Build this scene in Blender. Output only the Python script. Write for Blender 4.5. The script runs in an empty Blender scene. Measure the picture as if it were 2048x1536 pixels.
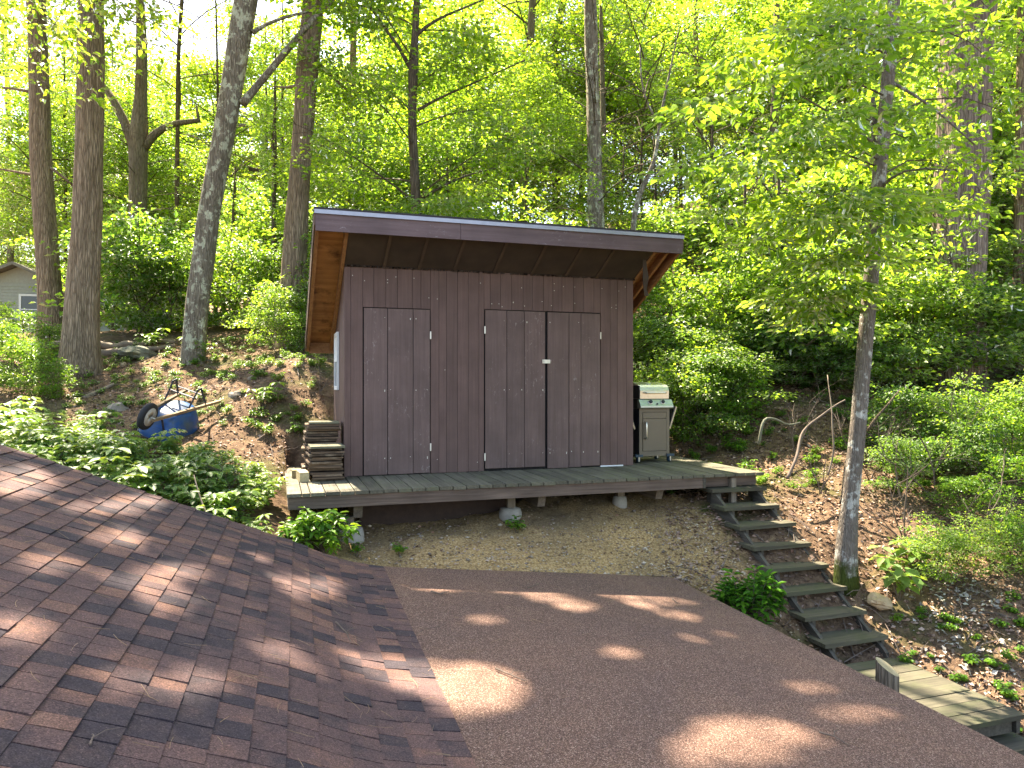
import bpy, math, random
import numpy as np
from mathutils import Vector, noise, Euler, Matrix
rad = math.radians
C = bpy.context.scene.collection
scn = bpy.context.scene
R = random.Random(7)
NR = np.random.default_rng(11)

# ------------------------------------------------------------------ camera, sky, sun, exposure
YAW = rad(18.2); CS, SN = math.cos(YAW), math.sin(YAW)
CAM = Vector((-0.764, -8.52, 1.10)); F = 1440.0
cam = bpy.data.cameras.new('camera'); co = bpy.data.objects.new('camera', cam); C.objects.link(co)
co.location = CAM; co.rotation_euler = (rad(90), 0, -YAW)
cam.sensor_width = 36; cam.lens = 36 * F / 2048; cam.shift_y = -4 / 2048 
cam.clip_start = .05; cam.clip_end = 2000
scn.camera = co
SUN_EL, SUN_AZ = rad(58), math.atan2(-.30, .954)      # azimuth measured from +Y towards +X
w = bpy.data.worlds.new('World'); scn.world = w; w.use_nodes = True
nt = w.node_tree; nt.nodes.clear()
sky = nt.nodes.new('ShaderNodeTexSky'); sky.sky_type = 'NISHITA'; sky.sun_disc = False
sky.sun_elevation = SUN_EL; sky.sun_rotation = SUN_AZ; sky.air_density = 1.0; sky.dust_density = 2.0
bg = nt.nodes.new('ShaderNodeBackground'); bg.inputs[1].default_value = .11
ou = nt.nodes.new('ShaderNodeOutputWorld')
nt.links.new(sky.outputs[0], bg.inputs[0]); nt.links.new(bg.outputs[0], ou.inputs[0])
sl = bpy.data.lights.new('sun', 'SUN'); sl.energy = 5.0; sl.angle = rad(.53); sl.color = (1, .93, .82)
so = bpy.data.objects.new('sun', sl); C.objects.link(so)
sd = Vector((math.sin(SUN_AZ) * math.cos(SUN_EL), math.cos(SUN_AZ) * math.cos(SUN_EL), math.sin(SUN_EL)))
so.rotation_euler = sd.to_track_quat('Z', 'Y').to_euler(); so.location = sd * 60
scn.view_settings.view_transform = 'Standard'; scn.view_settings.look = 'None'
scn.view_settings.exposure = 2.7; scn.view_settings.gamma = 1; scn.view_settings.use_curve_mapping = False
scn.view_settings.use_white_balance = True; scn.view_settings.white_balance_temperature = 7400; scn.view_settings.white_balance_tint = 13
scn.render.engine = 'CYCLES'
cy = scn.cycles; cy.use_denoising = True; cy.max_bounces = 9; cy.diffuse_bounces = 7; cy.glossy_bounces = 2
cy.transmission_bounces = 5; cy.transparent_max_bounces = 4; cy.sample_clamp_indirect = 8; cy.caustics_reflective = False
try: cy.denoising_input_passes = 'RGB_ALBEDO_NORMAL'
except Exception: pass

def P(px, py, d):                                       # a point seen at that pixel, d metres ahead
    xc = (px - 1024) / F * d
    return Vector((CAM.x + xc * CS + d * SN, CAM.y - xc * SN + d * CS, CAM.z - (py - 764) / F * d))

# ------------------------------------------------------------------ object helpers
ORG = {}
def mesh(name, V, Fc, mats, smooth=False):
    V = np.asarray(V, dtype=np.float32).reshape(-1, 3)
    me = bpy.data.meshes.new(name)
    if isinstance(Fc, np.ndarray):
        k = Fc.shape[1]; n = Fc.shape[0]
        me.vertices.add(len(V)); me.vertices.foreach_set('co', V.ravel())
        me.loops.add(n * k); me.loops.foreach_set('vertex_index', Fc.astype(np.int32).ravel())
        me.polygons.add(n); me.polygons.foreach_set('loop_start', np.arange(0, n * k, k, dtype=np.int32))
        me.update(calc_edges=True)
    else:
        me.from_pydata(V.tolist(), [], Fc); me.update()
    for m in (mats if isinstance(mats, (list, tuple)) else [mats]):
        if m: me.materials.append(m)
    if smooth: me.polygons.foreach_set('use_smooth', [True] * len(me.polygons))
    return me
def tag(o, label=None, cat=None, group=None, kind=None):
    if label: o['label'] = label
    if cat: o['category'] = cat
    if group: o['group'] = group
    if kind: o['kind'] = kind
    return o
def link(name, me, parent=None, loc=(0, 0, 0), rot=(0, 0, 0), sc=(1, 1, 1)):
    o = bpy.data.objects.new(name, me); C.objects.link(o)
    if parent: o.parent = parent
    o.location = loc; o.rotation_euler = rot; o.scale = sc
    return o
LM = [(0, 'at the left edge'), (90, 'in front of the cottage'), (165, 'by the thick straight trunk'), (275, 'below the forking tree'), (390, 'by the leaning tree'), (485, 'right of the leaning tree'), (580, 'by the furrowed trunk'),
 (680, 'above the shed roof corner'), (830, 'by the slender dark tree'), (940, 'right of the slender dark tree'), (1050, 'by the pale slim trunk'), (1190, 'by the grey-barked tree'), (1275, 'by the crooked tree'), (1360, 'above the right roof corner'),
 (1450, 'right of the shed roof'), (1560, 'left of the young tree'), (1650, 'just left of the young tree'), (1745, 'behind the young tree'), (1830, 'left of the massive trunk'), (1920, 'by the massive trunk'), (1990, 'right of the massive trunk'), (2060, 'at the right edge')]
USED = set()
def uniq(base, px):
    ph = min(LM, key=lambda q: abs(q[0] - px))[1]
    for pre in ('', 'second ', 'third ', 'fourth ', 'fifth ', 'sixth '):
        l = f'{pre}{base} {ph}'
        if l not in USED and len(l.split()) <= 16: USED.add(l); return l
    return f'{base} {ph}'
def thing(name, loc, label, cat, group=None, rot=(0, 0, 0)):
    o = link(name, None, None, loc, rot); o.empty_display_size = .1
    ORG[o.name] = Vector(loc)
    return tag(o, label, cat, group)
def part(name, VF, m, parent=None, smooth=False, world=True, **kw):
    """one mesh; vertices given in world space, made relative to the (unrotated) thing they belong to"""
    V, Fc = VF; V = np.asarray(V, dtype=np.float64).reshape(-1, 3)
    if world and parent is not None:
        V = V - np.array(ORG.get(parent.name, (0, 0, 0)))
    o = link(name, mesh(name, V, Fc, m, smooth), parent)
    if parent is not None: ORG[o.name] = ORG.get(parent.name, Vector((0, 0, 0))) 
    for k, v in kw.items(): o[k] = v
    return o
class MB:
    def __init__(s): s.V = []; s.F = []
    def add(s, V, Fc):
        b = len(s.V); s.V += [tuple(v) for v in V]; s.F += [tuple(int(i) + b for i in f) for f in Fc]; return s
    def box(s, x0, x1, y0, y1, z0, z1, M=None):
        V = [Vector((x, y, z)) for z in (z0, z1) for y in (y0, y1) for x in (x0, x1)]
        if M is not None: V = [M @ v for v in V]
        return s.add(V, [(0, 2, 3, 1), (4, 5, 7, 6), (0, 1, 5, 4), (2, 6, 7, 3), (0, 4, 6, 2), (1, 3, 7, 5)])
    def hexa(s, bot, top):                                # two 4-point loops
        return s.add(list(bot) + list(top), [(3, 2, 1, 0), (4, 5, 6, 7), (0, 1, 5, 4), (1, 2, 6, 5), (2, 3, 7, 6), (3, 0, 4, 7)])
    def tube(s, pts, r, n=8, cap=True):
        V, Fc = tube(pts, r, n, cap); return s.add(V, Fc)
    def bar(s, a, b, w, h, up=Vector((0, 0, 1))):
        a, b = Vector(a), Vector(b); d = (b - a).normalized(); sx = d.cross(up).normalized() * w / 2; sz = sx.cross(d).normalized() * h / 2
        return s.hexa([a - sx - sz, a + sx - sz, a + sx + sz, a - sx + sz], [b - sx - sz, b + sx - sz, b + sx + sz, b - sx + sz])
    def vf(s): return s.V, s.F
def tube(pts, r, n=8, cap=True):
    pts = [Vector(p) for p in pts]; k = len(pts)
    rs = r if hasattr(r, '__len__') else [r] * k
    V = []; Fc = []; up = None
    for i, p in enumerate(pts):
        d = (pts[min(i + 1, k - 1)] - pts[max(i - 1, 0)]).normalized()
        if up is None: up = Vector((0, 1, 0)) if abs(d.y) < .8 else Vector((1, 0, 0))
        sx = d.cross(up).normalized(); up = sx.cross(d).normalized()
        for j in range(n):
            a = 2 * math.pi * j / n
            V.append(p + (sx * math.cos(a) + up * math.sin(a)) * rs[i])
    for i in range(k - 1):
        for j in range(n):
            a = i * n + j; b = i * n + (j + 1) % n
            Fc.append((a, b, b + n, a + n))
    if cap: Fc.append(tuple(range(n - 1, -1, -1))); Fc.append(tuple((k - 1) * n + j for j in range(n)))
    return V, Fc
def B(*a): return MB().box(*a).vf()

# ------------------------------------------------------------------ materials
def newmat(name):
    m = bpy.data.materials.new(name); m.use_nodes = True; t = m.node_tree
    return m, t, t.nodes['Principled BSDF']
def N(t, kind, **kw):
    n = t.nodes.new(kind)
    for k, v in kw.items():
        if k.startswith('i_'): n.inputs[k[2:].replace('_', ' ')].default_value = v
        else: setattr(n, k, v)
    return n
def coords(t, scale=(1, 1, 1), rnd=True):
    tc = N(t, 'ShaderNodeTexCoord'); mp = N(t, 'ShaderNodeMapping'); mp.inputs['Scale'].default_value = scale
    t.links.new(tc.outputs['Object'], mp.inputs['Vector'])
    if rnd:
        oi = N(t, 'ShaderNodeObjectInfo'); ml = N(t, 'ShaderNodeMath', operation='MULTIPLY'); ml.inputs[1].default_value = 37
        cb = N(t, 'ShaderNodeCombineXYZ'); t.links.new(oi.outputs['Random'], ml.inputs[0])
        for k in range(3): t.links.new(ml.outputs[0], cb.inputs[k])
        t.links.new(cb.outputs[0], mp.inputs['Location'])
    return mp.outputs[0]
def ramp(t, fac, stops):
    r = N(t, 'ShaderNodeValToRGB'); e = r.color_ramp.elements
    while len(e) < len(stops): e.new(.5)
    for k, (p, c) in enumerate(stops): e[k].position = p; e[k].color = (*c, 1) if len(c) == 3 else c
    t.links.new(fac, r.inputs[0]); return r.outputs[0]
def noise_n(t, vec, scale, detail=4, rough=.6, dist=0):
    n = N(t, 'ShaderNodeTexNoise'); n.inputs['Scale'].default_value = scale; n.inputs['Detail'].default_value = detail
    n.inputs['Roughness'].default_value = rough; n.inputs['Distortion'].default_value = dist
    t.links.new(vec, n.inputs['Vector']); return n.outputs['Fac']
def mix(t, fac, a, b, mode='MIX'):
    m = N(t, 'ShaderNodeMix', data_type='RGBA', blend_type=mode)
    for s, v in ((m.inputs[0], fac), (m.inputs[6], a), (m.inputs[7], b)):
        if hasattr(v, 'type') and hasattr(v, 'links'): t.links.new(v, s)
        elif isinstance(v, (int, float)): s.default_value = v
        else: s.default_value = (*v, 1)
    return m.outputs[2]
def bump(t, b, h, strength=.4, dist=.01):
    n = N(t, 'ShaderNodeBump'); n.inputs['Strength'].default_value = strength; n.inputs['Distance'].default_value = dist
    t.links.new(h, n.inputs['Height']); t.links.new(n.outputs[0], b.inputs['Normal'])
def simple(name, col, rough=.6, metal=0, var=.25, scale=12, bmp=.15):
    m, t, b = newmat(name); v = coords(t); f = noise_n(t, v, scale)
    c = ramp(t, f, [(.25, tuple(x * (1 - var) for x in col)), (.75, tuple(min(1, x * (1 + var)) for x in col))])
    t.links.new(c, b.inputs['Base Color']); b.inputs['Roughness'].default_value = rough; b.inputs['Metallic'].default_value = metal
    if bmp: bump(t, b, f, bmp, .003)
    return m
def wood(name, dark, light, axis, rough=.8, grain=1.0, patch=None, patch_amt=.55, flecks=None, fleck_at=.66, per=.25):
    m, t, b = newmat(name)
    sc = [38, 38, 38]; sc[axis] = 1.6
    g = noise_n(t, coords(t, tuple(sc)), grain, 6, .65, .3)
    c = ramp(t, g, [(.3, dark), (.7, light)])
    big = noise_n(t, coords(t), 2.2, 5)
    c = mix(t, ramp(t, big, [(.35, (.72,) * 3), (.7, (1.15,) * 3)]), (0, 0, 0), c) if False else mix(t, 1.0, c, ramp(t, big, [(.3, (.75,) * 3), (.7, (1.1,) * 3)]), 'MULTIPLY')
    oi = N(t, 'ShaderNodeObjectInfo')
    c = mix(t, 1.0, c, ramp(t, oi.outputs['Random'], [(0, (1 - per,) * 3), (1, (1 + per * .5,) * 3)]), 'MULTIPLY')
    if patch:
        pf = ramp(t, noise_n(t, coords(t), 3.1, 6, .7), [(patch_amt - .08, (0,) * 3), (patch_amt + .12, (1,) * 3)])
        c = mix(t, pf, c, patch)
    if flecks:
        sc2 = [9, 9, 9]; sc2[axis] = 3.5
        ff = ramp(t, noise_n(t, coords(t, tuple(sc2)), 3.4, 10, .78, .6), [(fleck_at, (0,) * 3), (fleck_at + .035, (1,) * 3)])
        area = ramp(t, noise_n(t, coords(t), 2.3, 3, .6), [(.48, (0,) * 3), (.64, (.75,) * 3)])
        c = mix(t, mix(t, 1.0, ff, area, 'MULTIPLY'), c, flecks)
    t.links.new(c, b.inputs['Base Color']); b.inputs['Roughness'].default_value = rough
    b.inputs['Specular IOR Level'].default_value = .35
    bump(t, b, g, .5, .003)
    return m
def leafmat(name, dif, tra, var=.35, gloss=.5, trans=.55):
    m = bpy.data.materials.new(name); m.use_nodes = True; t = m.node_tree; t.nodes.clear()
    out = N(t, 'ShaderNodeOutputMaterial'); ge = N(t, 'ShaderNodeNewGeometry'); rn = ge.outputs['Random Per Island']
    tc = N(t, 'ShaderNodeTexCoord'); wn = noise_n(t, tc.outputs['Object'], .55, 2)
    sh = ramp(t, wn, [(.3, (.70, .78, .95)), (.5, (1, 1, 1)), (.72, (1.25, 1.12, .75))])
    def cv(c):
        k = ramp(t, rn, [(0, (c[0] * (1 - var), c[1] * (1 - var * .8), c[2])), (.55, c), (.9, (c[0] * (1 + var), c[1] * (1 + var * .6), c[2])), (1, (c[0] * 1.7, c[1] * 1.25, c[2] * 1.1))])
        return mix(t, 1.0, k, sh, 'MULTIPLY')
    df = N(t, 'ShaderNodeBsdfDiffuse'); tr = N(t, 'ShaderNodeBsdfTranslucent'); gl = N(t, 'ShaderNodeBsdfGlossy')
    gl.inputs['Roughness'].default_value = gloss; gl.inputs['Color'].default_value = (1, 1, 1, 1)
    t.links.new(cv(dif), df.inputs[0]); t.links.new(cv(tra), tr.inputs[0])
    m1 = N(t, 'ShaderNodeMixShader'); m1.inputs[0].default_value = trans; t.links.new(df.outputs[0], m1.inputs[1]); t.links.new(tr.outputs[0], m1.inputs[2])
    m2 = N(t, 'ShaderNodeMixShader'); fr = N(t, 'ShaderNodeFresnel'); fr.inputs[0].default_value = 1.22
    fm = N(t, 'ShaderNodeMath', operation='MULTIPLY'); fm.inputs[1].default_value = .6; t.links.new(fr.outputs[0], fm.inputs[0]); t.links.new(fm.outputs[0], m2.inputs[0]); t.links.new(m1.outputs[0], m2.inputs[1]); t.links.new(gl.outputs[0], m2.inputs[2])
    t.links.new(m2.outputs[0], out.inputs[0])
    return m
def bark(name, dark, mid, light, lichen=None, lic_amt=.6, vs=9, moss=False, vor=.8):
    m, t, b = newmat(name)
    v = coords(t, (vs, vs, vs * .10)); n1 = noise_n(t, v, 1.6, 7, .7, .5)
    vo = N(t, 'ShaderNodeTexVoronoi', feature='DISTANCE_TO_EDGE'); vo.inputs['Scale'].default_value = 2.2
    t.links.new(v, vo.inputs['Vector'])
    c = ramp(t, n1, [(.3, dark), (.5, mid), (.72, light)])
    cr = ramp(t, vo.outputs['Distance'], [(0, (.42,) * 3), (.16, (1,) * 3)])
    c = mix(t, vor, c, cr, 'MULTIPLY')
    if lichen:
        l = ramp(t, noise_n(t, coords(t, (1, 1, .8)), 7, 6, .7), [(lic_amt, (0,) * 3), (lic_amt + .05, (1,) * 3)])
        c = mix(t, l, c, lichen)
    if moss:
        tc = N(t, 'ShaderNodeTexCoord'); sp = N(t, 'ShaderNodeSeparateXYZ'); t.links.new(tc.outputs['Object'], sp.inputs[0])
        ad = N(t, 'ShaderNodeMath', operation='MULTIPLY_ADD'); t.links.new(noise_n(t, tc.outputs['Object'], 6), ad.inputs[0]); ad.inputs[1].default_value = -.5
        t.links.new(sp.outputs[2], ad.inputs[2])
        mf = ramp(t, ad.outputs[0], [(0, (1,) * 3), (.1, (0,) * 3)])
        c = mix(t, mf, c, (.06, .08, .015))
    t.links.new(c, b.inputs['Base Color']); b.inputs['Roughness'].default_value = .95; b.inputs['Specular IOR Level'].default_value = .15
    h = N(t, 'ShaderNodeMath', operation='MULTIPLY'); t.links.new(n1, h.inputs[0])
    hr = ramp(t, vo.outputs['Distance'], [(0, (0,) * 3), (.2, (1,) * 3)]); t.links.new(hr, h.inputs[1])
    bump(t, b, h.outputs[0], .9, .03)
    return m

M = {}
M['siding'] = wood('siding_paint', (.118, .070, .057), (.152, .094, .078), 2, .72, .8, per=.07, flecks=(.34, .27, .23), fleck_at=.74)
M['door'] = wood('door_paint', (.116, .072, .060), (.156, .102, .088), 2, .6, .8, per=.12, flecks=(.34, .29, .27), fleck_at=.58)
M['trim'] = wood('trim_paint', (.115, .072, .068), (.175, .118, .115), 0, .6, .8, flecks=(.45, .42, .4), fleck_at=.575)
M['trimy'] = wood('barge_paint', (.09, .05, .04), (.2, .13, .09), 1, .7, 1, flecks=(.35, .27, .2), fleck_at=.62)
M['ply'] = wood('raw_plywood', (.30, .13, .045), (.58, .29, .11), 0, .8, .35, patch=(.07, .03, .012), patch_amt=.60)
M['rafter'] = wood('rafter_wood', (.22, .10, .04), (.38, .20, .09), 1, .8)
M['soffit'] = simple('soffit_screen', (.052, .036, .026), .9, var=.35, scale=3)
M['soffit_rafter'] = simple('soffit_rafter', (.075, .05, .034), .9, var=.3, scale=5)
M['deck'] = wood('deck_wood', (.080, .073, .048), (.185, .168, .115), 1, .8, .9, patch=(.115, .12, .065), patch_amt=.6, per=.35)
M['tread'] = wood('tread_wood', (.052, .048, .030), (.125, .112, .072), 0, .8, .9, patch=(.07, .075, .036), patch_amt=.55, per=.3)
M['joist'] = wood('joist_wood', (.09, .062, .044), (.20, .145, .108), 0, .8, 1, per=.2)
M['joisty'] = wood('beam_wood', (.11, .085, .06), (.26, .21, .155), 1, .85, 1)
M['post'] = wood('post_wood', (.13, .10, .065), (.30, .25, .19), 2, .85, 1)
M['stringer'] = wood('stringer_wood', (.05, .045, .032), (.12, .105, .08), 1, .85, 1)
M['pile'] = wood('old_board', (.04, .024, .014), (.23, .155, .095), 0, .9, 1.2, patch=(.30, .24, .16), patch_amt=.64, per=.6)
M['piletop'] = wood('mossy_board', (.12, .12, .07), (.27, .26, .17), 0, .9, 1.2)
M['block'] = wood('cut_timber', (.25, .2, .1), (.42, .35, .2), 1, .9, 1.2)
M['concrete'] = simple('concrete', (.32, .30, .25), .95, var=.3, scale=9, bmp=.5)
M['skirt'] = simple('skirt_board', (.05, .03, .022), .9)
M['dark'] = simple('dark_interior', (.012, .010, .009), .95)
M['metal'] = simple('galvanised', (.62, .60, .52), .45, .6, var=.15)
M['drip'] = simple('drip_edge', (.30, .30, .34), .35, .5, var=.1)
M['felt'] = simple('roof_felt', (.035, .03, .03), .9)
M['steel'] = simple('brushed_steel', (.66, .64, .56), .28, .9, var=.08, scale=30, bmp=.05)
M['steel_dull'] = simple('dull_steel', (.42, .48, .45), .35, .8, var=.1, scale=20)
M['taupe'] = simple('taupe_enamel', (.145, .118, .082), .5, .25, var=.06, scale=4, bmp=0)
M['black'] = simple('black_plastic', (.012, .015, .022), .4)
M['caster'] = simple('blue_black_plastic', (.02, .045, .065), .45)
M['shelf_edge'] = simple('shelf_edge', (.55, .42, .28), .6)
M['white'] = simple('white_vinyl', (.72, .73, .72), .4, var=.06)
m, t, b = newmat('window_glass'); b.inputs['Base Color'].default_value = (.03, .04, .05, 1); b.inputs['Roughness'].default_value = .06; M['glass'] = m
M['blue'] = wood('blue_polymer', (.006, .045, .14), (.010, .09, .30), 1, .42, .3, patch=(.05, .085, .11), patch_amt=.50)
M['frame'] = simple('rusty_frame', (.03, .035, .05), .6, .3)
M['rubber'] = simple('rubber', (.018, .018, .02), .85)
M['hub'] = simple('wheel_hub', (.42, .38, .32), .6)
M['handle'] = wood('handle_wood', (.15, .10, .055), (.33, .25, .15), 0, .85)
M['stone'] = simple('stone', (.24, .20, .15), .95, var=.35, scale=5, bmp=.6)
M['rock_tan'] = simple('sandstone', (.42, .30, .17), .95, var=.3, scale=7, bmp=.6)
M['mossrock'] = simple('mossy_stone', (.13, .135, .095), .95, var=.4, scale=5, bmp=.6)
M['twig'] = simple('twig_bark', (.12, .09, .068), .9, var=.4, scale=20)
M['deadwood'] = simple('dead_wood', (.18, .14, .10), .9, var=.45, scale=8, bmp=.5)
M['needle'] = simple('pine_needle', (.26, .17, .09), .8, var=.5, scale=3)
M['b_oak'] = bark('oak_bark', (.12, .082, .052), (.27, .20, .13), (.46, .36, .25), None, .6, 15)
M['b_lichen'] = bark('lichen_bark', (.11, .09, .065), (.25, .21, .155), (.42, .37, .28), (.50, .50, .36), .53, 20)
M['b_young'] = bark('young_bark', (.14, .115, .09), (.23, .195, .155), (.30, .26, .21), (.55, .54, .46), .54, 34, moss=True, vor=.25)
M['b_dark'] = bark('dark_bark', (.06, .045, .030), (.14, .11, .075), (.23, .18, .125), None, .6, 16)
M['b_big'] = bark('furrowed_bark', (.085, .064, .046), (.23, .178, .132), (.40, .325, .25), None, .6, 9)
M['b_pale'] = bark('pale_bark', (.12, .10, .07), (.22, .18, .13), (.33, .28, .21), None, .6, 16)
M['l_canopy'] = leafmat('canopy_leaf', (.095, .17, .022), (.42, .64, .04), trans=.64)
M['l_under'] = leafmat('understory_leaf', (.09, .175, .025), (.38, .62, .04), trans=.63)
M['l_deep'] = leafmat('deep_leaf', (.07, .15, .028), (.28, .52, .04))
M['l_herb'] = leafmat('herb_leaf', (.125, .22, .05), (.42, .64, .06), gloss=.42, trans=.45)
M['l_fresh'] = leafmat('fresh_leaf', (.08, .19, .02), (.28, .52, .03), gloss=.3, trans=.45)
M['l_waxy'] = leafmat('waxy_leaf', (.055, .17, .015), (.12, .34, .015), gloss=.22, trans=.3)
def dead(name, cols, rough=.75):
    m, t, b = newmat(name); ge = N(t, 'ShaderNodeNewGeometry')
    n = len(cols); t.links.new(ramp(t, ge.outputs['Random Per Island'], [(k / (n - 1), c) for k, c in enumerate(cols)]), b.inputs['Base Color'])
    b.inputs['Roughness'].default_value = rough; return m
M['litter'] = dead('dead_leaf', [(.075, .044, .028), (.17, .10, .062), (.29, .19, .13), (.12, .068, .045), (.40, .30, .23), (.22, .105, .06)])
M['litter_pale'] = dead('bleached_leaf', [(.30, .27, .22), (.42, .39, .34), (.24, .22, .18), (.36, .32, .27)])
M['pebble'] = dead('pebble', [(.24, .19, .13), (.46, .37, .24), (.13, .10, .08), (.6, .5, .37)], .95)

# ground: humus, dirt, moss and the bare yellow bank under the deck
m, t, b = newmat('forest_floor'); M['ground'] = m
v = coords(t, rnd=False)
n1 = noise_n(t, v, 1.1, 6, .65); n2 = noise_n(t, v, 9, 8, .75); n3 = noise_n(t, v, 45, 4, .7); n4 = noise_n(t, v, .55, 3)
c = ramp(t, n2, [(.28, (.055, .036, .024)), (.46, (.125, .08, .05)), (.64, (.25, .165, .10)), (.8, (.38, .27, .18))])
c = mix(t, ramp(t, n1, [(.50, (0,) * 3), (.66, (.8,) * 3)]), c, ramp(t, n3, [(.3, (.03, .045, .012)), (.7, (.11, .135, .03))]))
at = N(t, 'ShaderNodeAttribute', attribute_name='bank')
ad = N(t, 'ShaderNodeMath', operation='MULTIPLY_ADD'); t.links.new(n2, ad.inputs[0]); ad.inputs[1].default_value = .9; t.links.new(at.outputs['Fac'], ad.inputs[2])
bf = ramp(t, ad.outputs[0], [(.75, (0,) * 3), (1.05, (1,) * 3)])
bank = mix(t, ramp(t, n4, [(.4, (0,) * 3), (.62, (.7,) * 3)]), ramp(t, n3, [(.3, (.14, .085, .038)), (.5, (.42, .275, .12)), (.68, (.66, .47, .24))]),
           ramp(t, n2, [(.35, (.05, .04, .03)), (.6, (.15, .12, .08))]))
c = mix(t, bf, c, bank)
t.links.new(c, b.inputs['Base Color']); b.inputs['Roughness'].default_value = .97; b.inputs['Specular IOR Level'].default_value = .1
hs = N(t, 'ShaderNodeMath', operation='MULTIPLY_ADD'); t.links.new(n3, hs.inputs[0]); hs.inputs[1].default_value = .35; t.links.new(n2, hs.inputs[2])
bump(t, b, hs.outputs[0], .9, .05)

# mineral-granule roofing
def granule(name, cols, tint=False):
    m, t, b = newmat(name); v = coords(t, rnd=False)
    wn = N(t, 'ShaderNodeTexVoronoi'); wn.inputs['Scale'].default_value = 230; t.links.new(v, wn.inputs['Vector'])
    sp = N(t, 'ShaderNodeSeparateColor'); t.links.new(wn.outputs['Color'], sp.inputs[0])
    if not tint:
        c = ramp(t, sp.outputs[0], cols)
        big = noise_n(t, v, 1.3, 5, .65)
        c = mix(t, 1.0, c, ramp(t, big, [(.3, (.82, .84, .88)), (.7, (1.12, 1.08, 1.02))]), 'MULTIPLY')
    else:
        a1 = N(t, 'ShaderNodeAttribute', attribute_type='OBJECT', attribute_name='tint'); a2 = N(t, 'ShaderNodeAttribute', attribute_name='tint')
        s = N(t, 'ShaderNodeMath', operation='ADD'); t.links.new(a1.outputs['Fac'], s.inputs[0]); t.links.new(a2.outputs['Fac'], s.inputs[1])
        ge = N(t, 'ShaderNodeNewGeometry'); nz = noise_n(t, ge.outputs['Position'], 7, 3)
        q = N(t, 'ShaderNodeMath', operation='MULTIPLY_ADD'); t.links.new(nz, q.inputs[0]); q.inputs[1].default_value = .9; t.links.new(s.outputs[0], q.inputs[2])
        w_ = N(t, 'ShaderNodeMath', operation='SUBTRACT'); t.links.new(q.outputs[0], w_.inputs[0]); w_.inputs[1].default_value = .47
        c = ramp(t, w_.outputs[0], [(.05, (.042, .033, .038)), (.22, (.058, .042, .043)), (.40, (.088, .055, .052)), (.62, (.112, .067, .059)), (.80, (.150, .082, .062)), (.98, (.165, .095, .072))])
        c = mix(t, 1.0, c, ramp(t, sp.outputs[0], cols), 'MULTIPLY')
        pv = N(t, 'ShaderNodeTexVoronoi'); pv.inputs['Scale'].default_value = 230; t.links.new(ge.outputs['Position'], pv.inputs['Vector'])
        t.links.new(pv.outputs['Color'], sp.inputs[0])
    t.links.new(c, b.inputs['Base Color']); b.inputs['Roughness'].default_value = .9; b.inputs['Specular IOR Level'].default_value = .25
    bump(t, b, sp.outputs[0], .35, .002)
    return m
M['roll'] = granule('roll_roofing', [(.0, (.046, .027, .020)), (.4, (.112, .065, .048)), (.72, (.185, .110, .080)), (.93, (.28, .178, .132)), (1, (.44, .32, .25))])
M['shingle'] = granule('shingle_granules', [(0, (.55,) * 3), (.5, (.95,) * 3), (.93, (1.3,) * 3), (1, (2.0, 1.9, 1.8))], True)

# ------------------------------------------------------------------ ground
CP = np.array([
 (0, -2.0, -.78), (1.5, -2.0, -.76), (2.8, -2.0, -.9), (0, -.8, -.52), (1.8, -.8, -.45), (3.4, -.8, -.42), (0, .3, -.28), (3.5, .5, -.22), (1.8, 1.2, -.12),
 (-.8, -1.2, -.42), (-2.4, -1.6, -.25), (-2.8, -1.2, .0), (-4.5, -1.5, .25), (-1.56, .16, .14), (-2.06, 1.7, .45), (-.77, 1.17, .30), (-.41, 2.94, 1.40), (-1.56, 4.37, 1.3),
 (-3.86, 5.13, 1.28), (-2.19, 5.63, 1.66), (-.5, 6.1, 1.98), (-4.4, 4.25, .98), (-3.6, 2.4, .53), (-5.53, 9.9, 2.2), (-8.2, 23.4, 2.8), (-10, 10, 1.9), (-15, 0, .8), (-8, 2, .8),
 (4.9, 1.1, -.12), (4.0, 2.5, .4), (5.2, -2.1, -.75), (4.5, -3.1, -1.62), (4.5, -4.3, -1.85), (4.5, -1.3, -.45), (3.4, -2.6, -1.15), (3.5, -4.5, -2.0), (5.55, -3.87, -1.5), (6.1, -2.67, -.85), (7.2, 1.5, .8),
 (5.65, 1.5, .3), (9, -.16, .29), (12, 2, .8), (8.1, -2, -.37), (8, 6, 2.8), (3, 6, 1.9), (12, 10, 5), (20, 20, 9.5), (5, 15, 5), (-2, 14, 2.6), (0, 30, 5), (30, 5, 7), (30, 30, 14),
 (-20, 30, 2.5), (-30, 10, 0), (4.5, -8, -2.6), (8, -7, -2.2), (15, -5, -.5), (60, 60, 22), (-60, 60, 2), (60, -20, 4), (-60, -20, -2), (-5, -20, -3), (10, -20, -3.5), (-8, -6, -.8), (-4, 45, 5)], dtype=float)
def _phi(r2): return np.sqrt(r2 + .25)
_A = _phi((CP[:, None, 0] - CP[None, :, 0]) ** 2 + (CP[:, None, 1] - CP[None, :, 1]) ** 2)
_n = len(CP); _K = np.zeros((_n + 3, _n + 3)); _K[:_n, :_n] = _A - np.eye(_n) * .02; _K[:_n, _n] = 1; _K[:_n, _n + 1:] = CP[:, :2]; _K[_n:, :_n] = _K[:_n, _n:].T
_W = np.linalg.solve(_K, np.concatenate([CP[:, 2], [0, 0, 0]]))
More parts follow.
